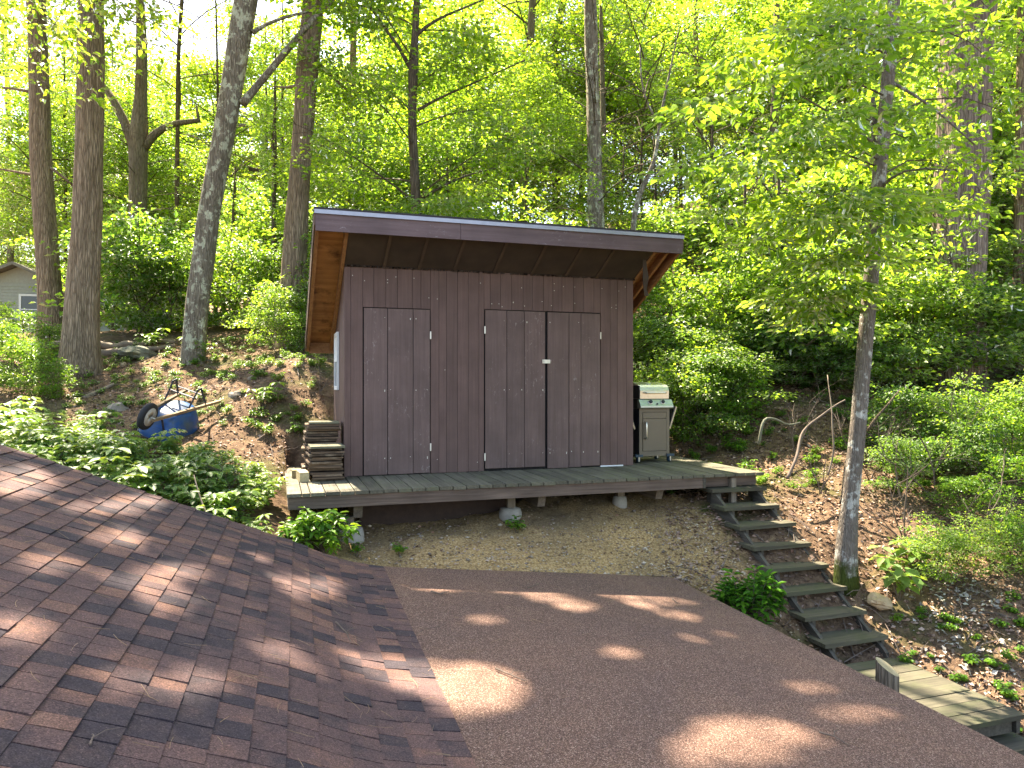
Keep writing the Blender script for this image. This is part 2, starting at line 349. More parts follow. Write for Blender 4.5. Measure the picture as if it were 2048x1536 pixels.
def gz(x, y):
    x = np.atleast_1d(np.asarray(x, float)); y = np.atleast_1d(np.asarray(y, float)); sh = x.shape; x = x.ravel(); y = y.ravel()
    z = _phi((x[:, None] - CP[None, :, 0]) ** 2 + (y[:, None] - CP[None, :, 1]) ** 2) @ _W[:_n] + _W[_n] + x * _W[_n + 1] + y * _W[_n + 2]
    r = (x < 3.12) & (y < -2.0)                                    # the house stands here: keep the earth under its roof
    lim = -1.35 - .5 * np.clip(-(y + 2.0), 0, 2)
    k = np.clip((-2.12 - y) / .12, 0, 1) * np.clip((3.3 - x) / .2, 0, 1)
    z = z * (1 - k) + np.minimum(z, lim) * k
    d = (x > -.6) & (x < 4.8) & (y > -1.1) & (y < 1.4)              # and under the deck boards
    z = np.where(d, np.minimum(z, -.22), z)
    return z.reshape(sh)
def g1(x, y): return float(gz(x, y)[0])
def GP(px, py, dmax=40):                                # where the ray through that pixel meets the ground
    lo = 3.0
    for k in range(1, 200):
        d = 3 * (1 + k * .015) ** 2.6
        p = P(px, py, d)
        if p.z < g1(p.x, p.y) or d > dmax: break
        lo = d
    hi = d
    for _ in range(12):
        md = (lo + hi) / 2; p = P(px, py, md)
        if p.z < g1(p.x, p.y): hi = md
        else: lo = md
    return P(px, py, hi)
def axis(c, near, n, far):
    u = np.linspace(-1, 1, n); return c + near * u + np.sign(u) * (far - near) * np.abs(u) ** 5
gx = axis(1.0, 12, 340, 90); gy = axis(1.5, 11, 340, 90)
X, Y = np.meshgrid(gx, gy); Z = gz(X, Y)
for j in range(Z.shape[0]):
    for i in range(Z.shape[1]):
        if abs(X[j, i]) < 16 and abs(Y[j, i]) < 18:
            p = Vector((X[j, i], Y[j, i], 0))
            Z[j, i] += .05 * noise.noise(p * 1.3) + .035 * noise.noise(p * 4.1) + .018 * noise.noise(p * 11)
nx, ny = len(gx), len(gy); idx = np.arange(nx * ny).reshape(ny, nx)
Q = np.stack([idx[:-1, :-1], idx[:-1, 1:], idx[1:, 1:], idx[1:, :-1]], -1).reshape(-1, 4)
ground = link('ground', mesh('ground', np.stack([X, Y, Z], -1).reshape(-1, 3), Q, M['ground'], True))
tag(ground, kind='structure')
bank_a = ground.data.attributes.new('bank', 'FLOAT', 'POINT')
bk = np.exp(-((np.clip(np.abs(X - 1.9) - 1.7, 0, None)) ** 2) / .35) * np.exp(-((np.clip(np.abs(Y + 1.2) - .85, 0, None)) ** 2) / .25) * .75
bank_a.data.foreach_set('value', bk.ravel().astype(np.float32))

# ------------------------------------------------------------------ the house roof in the foreground
TH = rad(1.6)
AL = Vector((math.sin(TH), math.cos(TH), 0)); AC = Vector((math.cos(TH), -math.sin(TH), 0))     # along the valley, across it
O0 = Vector((.10, -2.05, 0))
prof = [(-5.2, 1.62), (-2.87, .64), (-.61, -.285), (-.31, -.43), (-.13, -.49), (.10, -.545), (.25, -.57), (3.0, -.86)]
def pz(u): return float(np.interp(u, [p[0] for p in prof], [p[1] for p in prof]))
def RP(u, v, lift=0):                                    # u across (metres right of the world's zero), v along from the far edge
    p = O0 + AC * (u - .10) + AL * v; e = .02
    n = Vector((-(pz(u + e) - pz(u - e)) / (2 * e), 0, 1)).normalized()
    return Vector((p.x, p.y, pz(u))) + n * lift
house = thing('house', (0, -6, -2.5), 'house whose brown shingled slope and flat brown roof fill the foreground', 'house')
rb = MB(); uw = [-5.2, -2.87, -.61, -.31, -.13, .1]
for a, b_ in zip(uw[:-1], uw[1:]):
    rb.hexa([RP(a, -9, -.10), RP(b_, -9, -.10), RP(b_, 0, -.10), RP(a, 0, -.10)], [RP(a, -9, -.012), RP(b_, -9, -.012), RP(b_, 0, -.012), RP(a, 0, -.012)])
roof = part('roof', rb.vf(), M['felt'], house)
# shingle courses
us = np.linspace(-5.2, .15, 1100); zs = np.array([pz(u) for u in us]); sarc = np.concatenate([[0], np.cumsum(np.hypot(np.diff(us), np.diff(zs)))])
def u_at(s): return float(np.interp(sarc[-1] - s, sarc, us))
EXPO = .138
sh = []
course = 0
while True:
    s0 = course * EXPO; s1 = s0 + EXPO + .012
    if s1 > sarc[-1] - .02: break
    v = -R.uniform(0, .3)
    edge = 0
    v0 = 0.0 + R.uniform(-.004, .004)
    while v0 > -8.6:
        L = R.choice((.10, .12, .13, .15)) * R.uniform(.93, 1.07)
        v1 = v0 - L
        sh.append((course, s0, s1, v0, v1 + .005))
        v0 = v1
    course += 1
def shingle_vf(s0, s1, v0, v1, th):
    u0, u1 = u_at(s0), u_at(s1)
    mb = MB()
    a = RP(u0, v0, .0); b_ = RP(u0, v1, .0); 
    top = [RP(u0, v0, th + .007), RP(u1, v0, .006), RP(u1, v1, .006), RP(u0, v1, th + .007)]
    bot = [RP(u0, v0, -.004), RP(u1, v0, -.006), RP(u1, v1, -.006), RP(u0, v1, -.004)]
    mb.hexa(bot, top); return mb
def px_size(p):
    d = (p - CAM); yc = d.x * SN + d.y * CS; xc = d.x * CS - d.y * SN
    if yc < .3: return -1
    x = 1024 + F * xc / yc; y = 764 - F * d.z / yc
    return 1 / yc if (-40 < x < 2088 and y < 1580) else -1
info = []
for k, (cz, s0, s1, v0, v1) in enumerate(sh):
    c0 = RP(u_at((s0 + s1) / 2), (v0 + v1) / 2); info.append((px_size(c0), k))
info.sort(reverse=True); keep = set(k for s, k in info[:298] if s > 0)
rest = MB(); rest_t = []
tints = [.04, .10, .16, .32, .38, .44, .48, .52, .56, .60, .66, .74, .84]
for k, (cz, s0, s1, v0, v1) in enumerate(sh):
    tn = R.choice(tints) + R.uniform(-.04, .04); th = R.choice((.003, .003, .007, .009))
    mb = shingle_vf(s0, s1, v0, v1, th)
    if k in keep:
        o = part('shingle', mb.vf(), M['shingle'], roof); o['tint'] = float(tn)
    else:
        rest.add(mb.V, mb.F); rest_t += [tn] * 8
o = part('shingle_field', rest.vf(), M['shingle'], roof, kind='stuff')
a_ = o.data.attributes.new('tint', 'FLOAT', 'POINT'); a_.data.foreach_set('value', np.array(rest_t, dtype=np.float32))
# flat part: one rolled sheet with a slightly rounded far corner
VS = []; FS = []; nu, nv = 40, 90
for j in range(nv + 1):
    v = -8.9 * (j / nv) ** 1.3
    ue = 3.0 + .012 * max(0, -v) - max(0, (.16 + v)) ** 2 * 4 
    for i in range(nu + 1):
        u = .02 + (ue - .02) * i / nu
        p = RP(u, v, (.001 if u < .12 else .006) + .003 * noise.noise(Vector((u * 1.2, v * 1.2, 3))) )
        far = max(0, v + .02)
        p.y -= .10 * max(0, (u - 2.2) / .8) ** 2 * (1 if j == 0 else 0)
        VS.append(p)
for j in range(nv):
    for i in range(nu):
        a = j * (nu + 1) + i; FS.append((a, a + nu + 1, a + nu + 2, a + 1))
flat = part('flat_roof', (VS, FS), M['roll'], house, True)
e = MB(); 
for j in range(0, nv, 1):                                  # turned-down edge along the right side and the far side
    a, b_ = VS[j * (nu + 1) + nu], VS[(j + 1) * (nu + 1) + nu]
    e.hexa([a + Vector((-.02, 0, -.12)), b_ + Vector((-.02, 0, -.12)), b_ + Vector((.012, 0, -.12)), a + Vector((.012, 0, -.12))],
           [a + Vector((-.02, 0, -.002)), b_ + Vector((-.02, 0, -.002)), b_ + Vector((.012, 0, .0)), a + Vector((.012, 0, .0))])
part('roof_edge', e.vf(), M['roll'], flat)
e = MB()
for i in range(nu):
    a, b_ = VS[i], VS[i + 1]
    e.hexa([a + Vector((0, .015, -.16)), b_ + Vector((0, .015, -.16)), b_ + Vector((0, -.02, -.16)), a + Vector((0, -.02, -.16))],
           [a + Vector((0, .015, -.001)), b_ + Vector((0, .015, -.001)), b_ + Vector((0, -.02, -.002)), a + Vector((0, -.02, -.002))])
part('roof_edge', e.vf(), M['roll'], flat)
bl = MB(); uw = [-2.8, -.61, -.31, -.13, .1, .25, 2.75]
for a, b_ in zip(uw[:-1], uw[1:]):
    bl.hexa([RP(a, -.2, 0) + Vector((0, 0, -4)), RP(b_, -.2, 0) + Vector((0, 0, -4)), RP(b_, -.35, 0) + Vector((0, 0, -4)), RP(a, -.35, 0) + Vector((0, 0, -4))], [RP(a, -.2, -.12), RP(b_, -.2, -.12), RP(b_, -.35, -.12), RP(a, -.35, -.12)])
part('wall', bl.vf(), M['siding'], house)
bl = MB(); bl.hexa([RP(2.75, -.37, -3), RP(2.87, -.37, -3), RP(2.92, -8.6, -3), RP(2.8, -8.6, -3)], [RP(2.75, -.37, -.06), RP(2.87, -.37, -.06), RP(2.92, -8.6, -.06), RP(2.8, -8.6, -.06)])
part('wall', bl.vf(), M['siding'], house)
# two rolled-roofing seams
# needles and twigs lying on the roof
NV = []; NF = []
for k in range(520):
    u = R.uniform(-2.8, 2.9) if R.random() < .35 else R.uniform(-2.8, .6); v = -R.uniform(.05, 6.3)
    base = RP(u, v, .0135 if u > .1 else .018); a = R.uniform(0, 6.28); L = R.uniform(.04, .12); bend = R.uniform(-.7, .7)
    pts = []
    for q in range(4):
        aa = a + bend * q / 3; 
        base = base + Vector((math.cos(aa), math.sin(aa), 0)) * L / 3
        uu = .10 + (base - O0).dot(AC); vv = (base - O0).dot(AL)
        pts.append(RP(uu, min(-.01, vv), .016 if uu > .1 else .021))
    V_, F_ = tube(pts, .0007 + .0004 * R.random(), 3, False); b0 = len(NV); NV += V_; NF += [tuple(i + b0 for i in f) for f in F_]
tag(part('pine_needles', (NV, NF), M['needle']), 'brown pine needles scattered over the shingled roof slope', 'needles', kind='stuff')
def roof_twig(pts, r, label, cat='twig', fork=None):
    W = []
    for (x, y) in pts:                                     # march the pixel's ray onto the roof
        lo, hi = 1.0, 9.0
        for _ in range(40):
            md = (lo + hi) / 2; p = P(x, y, md); uu = .10 + (p - O0).dot(AC)
            if p.z > pz(uu): lo = md
            else: hi = md
        W.append(P(x, y, lo) + Vector((0, 0, r + .014)))
    root = thing('fallen_twig', W[0], label, cat, 'twigs fallen on the roof')
    n = 7; Q_ = [W[0].lerp(W[-1], 0)] ; full = []
    for a, b_ in zip(W[:-1], W[1:]):
        for q in range(3): full.append(a.lerp(b_, q / 3) + Vector((R.uniform(-.004, .004), R.uniform(-.004, .004), 0)))
    full.append(W[-1])
    part('stem', tube(full, [r * (1 - .6 * i / len(full)) for i in range(len(full))], 5), M['twig'], root)
    mid = full[len(full) // 2]
    part('shoot', tube([mid, mid + Vector((.03, .035, .004)), mid + Vector((.07, .05, .0))], [r * .5, r * .4, r * .2], 4), M['twig'], root)
roof_twig([(991, 1343), (1020, 1356), (1050, 1369)], .007, 'straight grey twig on the flat roof between the two large sun patches')
roof_twig([(862, 1187), (880, 1193), (898, 1188)], .006, 'small forked grey twig at the far left of the flat roof')
roof_twig([(1054, 1180), (1070, 1175), (1078, 1172)], .004, 'tiny pale twig on the flat roof by the shadow line near its far edge')
roof_twig([(1638, 1472), (1668, 1480), (1698, 1498)], .006, 'grey stick on the flat roof at its lower right corner')
roof_twig([(1345, 1200), (1352, 1208), (1360, 1212)], .004, 'small twig at the far right corner of the flat roof')
roof_twig([(672, 1250), (690, 1270), (702, 1290)], .005, 'pale twig crossing two shingle courses near the valley')
roof_twig([(180, 1500), (186, 1486), (184, 1480)], .004, 'short pale twig on the shingles at the bottom left')
roof_twig([(832, 1275), (850, 1262), (880, 1258), (905, 1240)], .002, 'long thin curved twig on the flat roof beside the valley')

# ------------------------------------------------------------------ deck
deck = thing('deck', (2, -1.1, -.5), 'mossy wooden platform of narrow boards that carries the shed', 'deck')
x = -.655; k = 0
bd = {}
while x < 4.86:
    wd = .070 if k == 1 else .134
    if x + wd > 4.9: wd = 4.9 - x
    mb = MB().box(0, wd, 0, 2.45, -.034, 0)
    key = round(wd, 3)
    if key not in bd: bd[key] = mesh('deck_board', mb.V, mb.F, M['deck'])
    o = link('deck_board', bd[key], deck, Vector((x, -1.13 + R.uniform(-.008, .008), R.uniform(-.002, .002))) - Vector((2, -1.1, -.5)), (0, R.uniform(-.004, .004), R.uniform(-.0015, .0015)))
    x += wd + .011; k += 1
part('rim_joist', B(-.64, 4.06, -1.105, -1.067, -.160, -.037), M['joist'], deck)
part('rim_joist', B(4.10, 4.86, -1.035, -.997, -.16, -.037), M['joist'], deck)
part('end_joist', B(-.645, -.607, -1.064, 1.30, -.162, -.038), M['joisty'], deck)
part('end_joist', B(4.825, 4.865, -.994, 1.30, -.162, -.038), M['joisty'], deck)
part('end_joist', B(4.062, 4.10, -1.11, 1.2, -.162, -.037), M['stringer'], deck)
for xx in (.2, .8, 1.4, 2.35, 2.9, 3.3): part('joist', B(xx, xx + .038, -1.06, 1.2, -.155, -.038), M['joisty'], deck)
for xx, y0, y1 in ((.0, -1.02, .9), (2.03, -.98, .9), (3.55, -.93, .9)):
    part('beam', (lambda mb: mb.hexa([Vector((xx, y0 + .05, -.30)), Vector((xx + .09, y0 + .05, -.30)), Vector((xx + .09, y1, -.30)), Vector((xx, y1, -.30))],
                                    [Vector((xx, y0, -.164)), Vector((xx + .09, y0, -.164)), Vector((xx + .09, y1, -.164)), Vector((xx, y1, -.164))]))(MB()).vf(), M['joisty'], deck)
for xx, yy, zt, rr in ((-.03, -.86, -.30, .15), (1.78, -.72, -.16, .13), (3.22, -.6, -.16, .09)):
    zb = g1(xx, yy); zb = min(zb, -.40)
    part('post', B(xx - .045, xx + .045, yy - .045, yy + .045, zb, zt), M['post'], deck)
    V_, F_ = tube([(xx, yy, zb - .2), (xx, yy, zb + .05), (xx, yy, zb + .10), (xx, yy, zb + .115)], [rr * 1.1, rr, rr * .9, rr * .6], 18)
    part('footing', (V_, F_), M['concrete'], deck, True)
part('skirt_panel', B(.12, 1.9, -.45, -.42, -.62, -.165), M['skirt'], deck)

# ------------------------------------------------------------------ shed
def wallX(px):
    r = (px - 1024) / F; tt = 8.52 / (CS - r * SN); return CAM.x + tt * (r * CS + SN)
SW = 3.72; SD = 1.60; H0 = 2.44; SLP = .52
shed = thing('shed', (1.86, .8, 0), 'brown wooden shed with lean-to roof and three plank doors on the deck', 'shed')
def U(y): return H0 - SLP * y
zx = [310, 345, 400, 457, 516, 573, 645, 687, 735, 775, 812, 865, 918, 970, 995, 1025, 1075, 1130, 1185, 1230, 1285, 1330, 1375, 1430, 1480, 1530, 1565, 1610, 1645, 1690, 1725]
gxs = [max(0.0, wallX(560 + z / 2.438)) for z in zx]; gxs[0] = 0.0; gxs[-1] = SW
D1 = (wallX(725.5), wallX(861)); D2 = (wallX(968), wallX(1201)); DT1, DT2 = 1.965, 1.985
front = part('front_wall', B(.012, SW - .012, .022, .04, .0, U(.03) - .01), M['dark'], shed)
cuts = sorted(set([round(g, 3) for g in gxs] + [round(v, 3) for v in (*D1, *D2)]))
# drop slivers
cc = [cuts[0]]
for c_ in cuts[1:]:
    if c_ - cc[-1] < .028 and not any(abs(c_ - round(v, 3)) < 1e-6 for v in (*D1, *D2)): continue
    if c_ - cc[-1] < .028: cc[-1] = c_; continue
    cc.append(c_)
cc[-1] = SW
for a, b_ in zip(cc[:-1], cc[1:]):
    mid = (a + b_) / 2; zb = .006
    if D1[0] < mid < D1[1]: zb = DT1 + .012
    if D2[0] < mid < D2[1]: zb = DT2 + .012
    part('siding_board', B(a + .002, b_ - .002, 0, .02, zb, H0 - .004 + .01 * a), M['siding'], front)
mb = MB()
for zz in (.02, .3): pass
for k in range(46):                                       # nail heads on the siding
    xx = R.choice(cc[1:-1]) + R.choice((-.02, .02)); zz = R.choice((2.3, 2.08, 1.2, .15)) + R.uniform(-.05, .05)
    if (D1[0] - .03 < xx < D1[1] + .03 and zz < 2.0) or (D2[0] - .03 < xx < D2[1] + .03 and zz < 2.02): continue
    mb.box(xx - .004, xx + .004, -.003, 0, zz - .004, zz + .004)
part('nail_heads', mb.vf(), M['metal'], front, kind='stuff')
def door(edges, z0s, zt, proud, label=None):
    d = part('door', B(wallX(edges[0]) + .012, wallX(edges[-1]) - .012, .004, .016, max(z0s) + .01, zt - .01), M['dark'], shed)
    if label: d['label'] = label
    for k in range(len(edges) - 1):
        a, b_ = wallX(edges[k]) + .004, wallX(edges[k + 1]) - .004
        mb = MB(); tl = R.uniform(-.002, .002); zz = z0s[k] if hasattr(z0s, '__len__') else z0s
        mb.hexa([Vector((a + tl, -proud, zz)), Vector((b_ + tl, -proud, zz)), Vector((b_ + tl, .003, zz)), Vector((a + tl, .003, zz))],
                [Vector((a, -proud, zt)), Vector((b_, -proud, zt)), Vector((b_, .003, zt)), Vector((a, .003, zt))])
        part('plank', mb.vf(), M['door'], d)
        ns = MB()
        for zn in (.2, 1.0, 1.85):
            for xn in (a + .03, b_ - .03):
                if R.random() < .7: ns.box(xn - .004, xn + .004, -proud - .003, -proud, zn + R.uniform(-.02, .02), zn + .009)
        if ns.V: part('nail', ns.vf(), M['metal'], d, kind='stuff')
    return d
d1 = door((727, 775, 826, 860), [.012, .012, .014], DT1, .012)
d2 = door((969.5, 1013, 1048, 1090), [.035, .035, .035], DT2, .012)
d3 = door((1094, 1137, 1161, 1199.5), [.008, .012, .022], DT2 - .003, .016)
def hinge(x, zc, d): part('hinge', B(x - .008, x + .008, -.024, -.013, zc - .045, zc + .045), M['metal'], d)
hinge(wallX(860.5), 1.66, d1); hinge(wallX(860.5), .32, d1); hinge(wallX(969), 1.74, d2); hinge(wallX(969), .18, d2); hinge(wallX(1200), 1.70, d3)
lx = wallX(1090)
la = part('latch', MB().box(lx - .045, lx + .06, -.03, -.022, 1.335, 1.382).vf(), M['metal'], d3)
part('staple', tube([(lx - .028, -.032, 1.35), (lx - .028, -.045, 1.352), (lx - .028, -.045, 1.368), (lx - .028, -.032, 1.37)], .004, 6), M['metal'], la)
part('threshold_trim', B(wallX(1200) , wallX(1245), -.02, -.003, .001, .016), M['white'], shed)
# side walls
def sidewall(x0, x1, ys):
    s_ = part('side_wall', (lambda mb: mb.hexa([Vector((x0 + .004, .045, .0)), Vector((x1 - .004, .045, 0)), Vector((x1 - .004, SD, 0)), Vector((x0 + .004, SD, 0))],
        [Vector((x0 + .004, .045, U(.045) - .01)), Vector((x1 - .004, .045, U(.045) - .01)), Vector((x1 - .004, SD, U(SD) - .01)), Vector((x0 + .004, SD, U(SD) - .01))]))(MB()).vf(), M['dark'], shed)
    return s_
s1 = sidewall(.012, .04, None); s2 = sidewall(SW - .04, SW - .012, None)
WY = (.74, 1.22); WZ = (1.0, 1.73)
for side, xa, xb, par in ((0, -.004, .014, s1), (1, SW - .014, SW + .004, s2)):
    y = .022
    while y < SD - .01:
        y1 = min(y + .135, SD); segs = [(.004, None)]
        if side == 0 and y1 > WY[0] and y < WY[1]: segs = [(.004, WZ[0]), (WZ[1], None)]
        for z0, z1 in segs:
            ya, yb = y + .003, y1 - .003
            t0 = U(ya) - .003 if z1 is None else z1; t1 = U(yb) - .003 if z1 is None else z1
            mb = MB(); mb.hexa([Vector((xa, ya, z0)), Vector((xb, ya, z0)), Vector((xb, yb, z0)), Vector((xa, yb, z0))], [Vector((xa, ya, t0)), Vector((xb, ya, t0)), Vector((xb, yb, t1)), Vector((xa, yb, t1))])
            part('siding_board', mb.vf(), M['siding'], par)
        y = y1
part('back_wall', B(0, SW, SD + .002, SD + .025, 0, U(SD) - .02), M['siding'], shed)
win = part('window', (MB().box(-.03, -.005, WY[0], WY[0] + .05, *WZ).box(-.03, -.005, WY[1] - .05, WY[1], *WZ).box(-.03, -.005, WY[0] + .051, WY[1] - .051, WZ[1] - .05, WZ[1])
     .box(-.03, -.005, WY[0] + .051, WY[1] - .051, WZ[0], WZ[0] + .05).box(-.026, -.005, WY[0] + .051, WY[1] - .051, 1.36, 1.40)).vf(), M['white'], shed)
part('pane', B(-.016, -.01, WY[0] + .05, WY[1] - .05, WZ[0] + .05, 1.36), M['glass'], win)
part('pane', B(-.016, -.01, WY[0] + .05, WY[1] - .05, 1.40, WZ[1] - .05), M['white'], win)
# corner trim
part('corner_board', B(-.006, .03, -.006, -.001, .004, H0 - .01), M['siding'], shed)
# roof: sloped deck, rafters, fascia, felt
RX0, RX1, RY0, RY1 = -.36, SW + .36, -.60, 1.78
def slab(x0, x1, y0, y1, lo, hi, par, name, m):           # follows the slope; lo/hi measured from U(y)
    mb = MB(); mb.hexa([Vector((x0, y0, U(y0) + lo)), Vector((x1, y0, U(y0) + lo)), Vector((x1, y1, U(y1) + lo)), Vector((x0, y1, U(y1) + lo))],
                       [Vector((x0, y0, U(y0) + hi)), Vector((x1, y0, U(y0) + hi)), Vector((x1, y1, U(y1) + hi)), Vector((x0, y1, U(y1) + hi))])
    return part(name, mb.vf(), m, par)
sroof = slab(RX0 + .002, RX1 - .002, RY0 + .002, RY1, .13, .15, shed, 'roof', M['ply'])
sroof['label'] = 'sloping shed roof with brown fascia and raw plywood underside'
slab(RX0 - .02, RX1 + .02, RY0 - .03, RY1 + .02, .166, .190, sroof, 'roof_felt', M['felt'])
part('drip_edge', (lambda mb: mb.box(RX0 - .012, RX1 + .012, RY0 - .045, RY0 - .028, U(RY0) + .135, U(RY0) + .178))(MB()).vf(), M['drip'], sroof)
for a, b_ in ((RX0, 1.22), (1.224, RX1)):
    part('fascia', B(a, b_, RY0 - .026, RY0, U(RY0) - .045, U(RY0) + .149), M['trim'], sroof)
slab(RX0 + .001, RX0 + .04, RY0 + .003, RY1 - .04, -.02, .128, sroof, 'barge_rafter', M['rafter'])
slab(RX0 - .016, RX0 - .001, RY0 - .02, RY1, .0, .164, sroof, 'barge_board', M['trimy'])
slab(RX1 - .04, RX1 - .001, RY0 + .003, RY1 - .04, -.02, .128, sroof, 'barge_rafter', M['rafter'])
slab(RX1 + .001, RX1 + .016, RY0 - .02, RY1, .0, .164, sroof, 'barge_board', M['trimy'])
part('rear_fascia', B(RX0 + .04, RX1 - .04, RY1 - .038, RY1, U(RY1) - .02, U(RY1) + .128), M['rafter'], sroof)
slab(-.045, -.008, RY0 + .003, RY1 - .04, -.0, .128, sroof, 'rafter', M['rafter'])
slab(SW + .008, SW + .045, RY0 + .003, RY1 - .04, .0, .128, sroof, 'rafter', M['rafter'])
slab(SW + .20, SW + .235, RY0 + .003, RY1 - .04, .02, .128, sroof, 'rafter', M['rafter'])
for px in (765, 835, 905, 985, 1060, 1128, 1190):
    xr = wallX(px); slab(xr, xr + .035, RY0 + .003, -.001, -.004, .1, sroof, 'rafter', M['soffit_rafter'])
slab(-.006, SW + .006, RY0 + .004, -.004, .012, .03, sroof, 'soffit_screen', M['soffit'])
mb = MB()                                                 # torn strip of screen at the right end
pts = [(SW - .05, -.40, U(-.4)), (SW - .02, -.38, 2.42), (SW + .00, -.33, 2.28), (SW + .035, -.31, 2.2)]
wv = [.05, .09, .05, .07]
V_ = []; F_ = []
for p_, w_ in zip(pts, wv):
    V_ += [Vector(p_) + Vector((-w_ / 2, 0, 0)), Vector(p_) + Vector((w_ / 2, .01, 0)), Vector(p_) + Vector((w_ / 2, .014, 0)), Vector(p_) + Vector((-w_ / 2, .004, 0))]
for k in range(3):
    for j in range(4): F_.append((k * 4 + j, k * 4 + (j + 1) % 4, k * 4 + 4 + (j + 1) % 4, k * 4 + 4 + j))
F_ += [(0, 1, 2, 3), (12, 13, 14, 15)]
part('torn_screen', (V_, F_), M['soffit'], sroof)
# debris along the soffit
mb = MB()
for k in range(260):
    xx = R.uniform(0, SW); s_ = R.uniform(.006, .02); mb.box(xx, xx + s_, -.022, -.004, 2.445 - s_ * .4, 2.452 + s_ * .3)
part('debris', mb.vf(), M['soffit'], sroof, kind='stuff')

# ------------------------------------------------------------------ stairs
stairs = thing('stairs', (4.5, -2.2, -1.5), 'open wooden staircase with mossy treads descending from the deck', 'stairs')
tme = mesh('tread', *MB().box(0, .76, 0, .285, -.04, 0).vf(), M['tread'])
TR = []
for k in range(8):
    z = -.17 - .17 * k; yf = -1.20 - .262 * k; TR.append((yf, z))
    link('tread', tme, stairs, Vector((4.12 + R.uniform(-.01, .01), yf, z)) - Vector((4.5, -2.2, -1.5)), (R.uniform(-.01, .01), R.uniform(-.008, .008), R.uniform(-.012, .012)))
    for xx in (4.23, 4.82):
        part('riser_block', B(xx, xx + .04, yf + .03, yf + .27, z - .2, z - .042), M['stringer'], stairs)
for xx in (4.19, 4.78):
    mb = MB(); mb.hexa([Vector((xx, -3.10, -1.70)), Vector((xx + .036, -3.10, -1.70)), Vector((xx + .036, -1.08, -.40)), Vector((xx, -1.08, -.40))],
                      [Vector((xx, -3.10, -1.49)), Vector((xx + .036, -3.10, -1.49)), Vector((xx + .036, -1.08, -.17)), Vector((xx, -1.08, -.17))])
    part('stringer', mb.vf(), M['stringer'], stairs)
part('leg', B(4.46, 4.53, -1.10, -1.04, -.6, -.06), M['post'], stairs)
landing = thing('landing', (4.3, -3.7, -1.7), 'low boarded landing at the foot of the staircase', 'landing')
lb = mesh('landing_board', *MB().box(0, 1.30, 0, .150, -.036, 0).vf(), M['tread'])
for k in range(8):
    link('landing_board', lb, landing, Vector((3.58 + R.uniform(-.01, .01) , -3.27 - .158 * k, -1.53 + R.uniform(-.002, .002))) - Vector((4.3, -3.7, -1.7)), (0, 0, R.uniform(-.006, .006)))
part('joist', B(4.80, 4.84, -4.36, -3.12, -1.68, -1.567), M['stringer'], landing)
part('joist', B(3.72, 3.76, -4.36, -3.12, -1.68, -1.567), M['stringer'], landing)
part('joist', B(3.77, 4.79, -4.33, -4.29, -1.68, -1.567), M['stringer'], landing)
lower = thing('lower_steps', (4.4, -4.6, -2.0), 'lower wooden steps leading down from the landing at the right corner', 'stairs')
for k in range(4):
    link('tread', tme, lower, Vector((4.12, -4.50 - .29 * k, -1.72 - .17 * k)) - Vector((4.4, -4.6, -2.0)), (0, 0, R.uniform(-.01, .01)))
    for xx in (4.15, 4.80):
        part('riser_block', B(xx, xx + .04, -4.48 - .29 * k, -4.23 - .29 * k, -2.0 - .17 * k, -1.762 - .17 * k), M['stringer'], lower)

# cut log by the roof edge
p = Vector((3.50, -4.36, 0)); sp = thing('log_post', (p.x, p.y, -1.9), 'cut grey log standing upright behind the edge of the flat roof', 'log')
V_, F_ = tube([(p.x, p.y, -2.0), (p.x, p.y, -1.5), (p.x + .004, p.y, -.99)], [.085, .08, .078], 14)
for k in range(28, 42): V_[k] = V_[k] + Vector((0, 0, -(V_[k].x - p.x) * .45 + (V_[k].y - p.y) * .5))
part('trunk', (V_, F_), M['b_pale'], sp)
f_ = [Vector(v) + Vector((0, 0, .002)) for v in V_[28:42]]; part('cut_face', (f_ + [v - Vector((0, 0, .0015)) for v in f_], [tuple(range(14)), tuple(range(27, 13, -1))] + [(i, i + 14, (i + 1) % 14 + 14, (i + 1) % 14) for i in range(14)]), M['block'], sp)

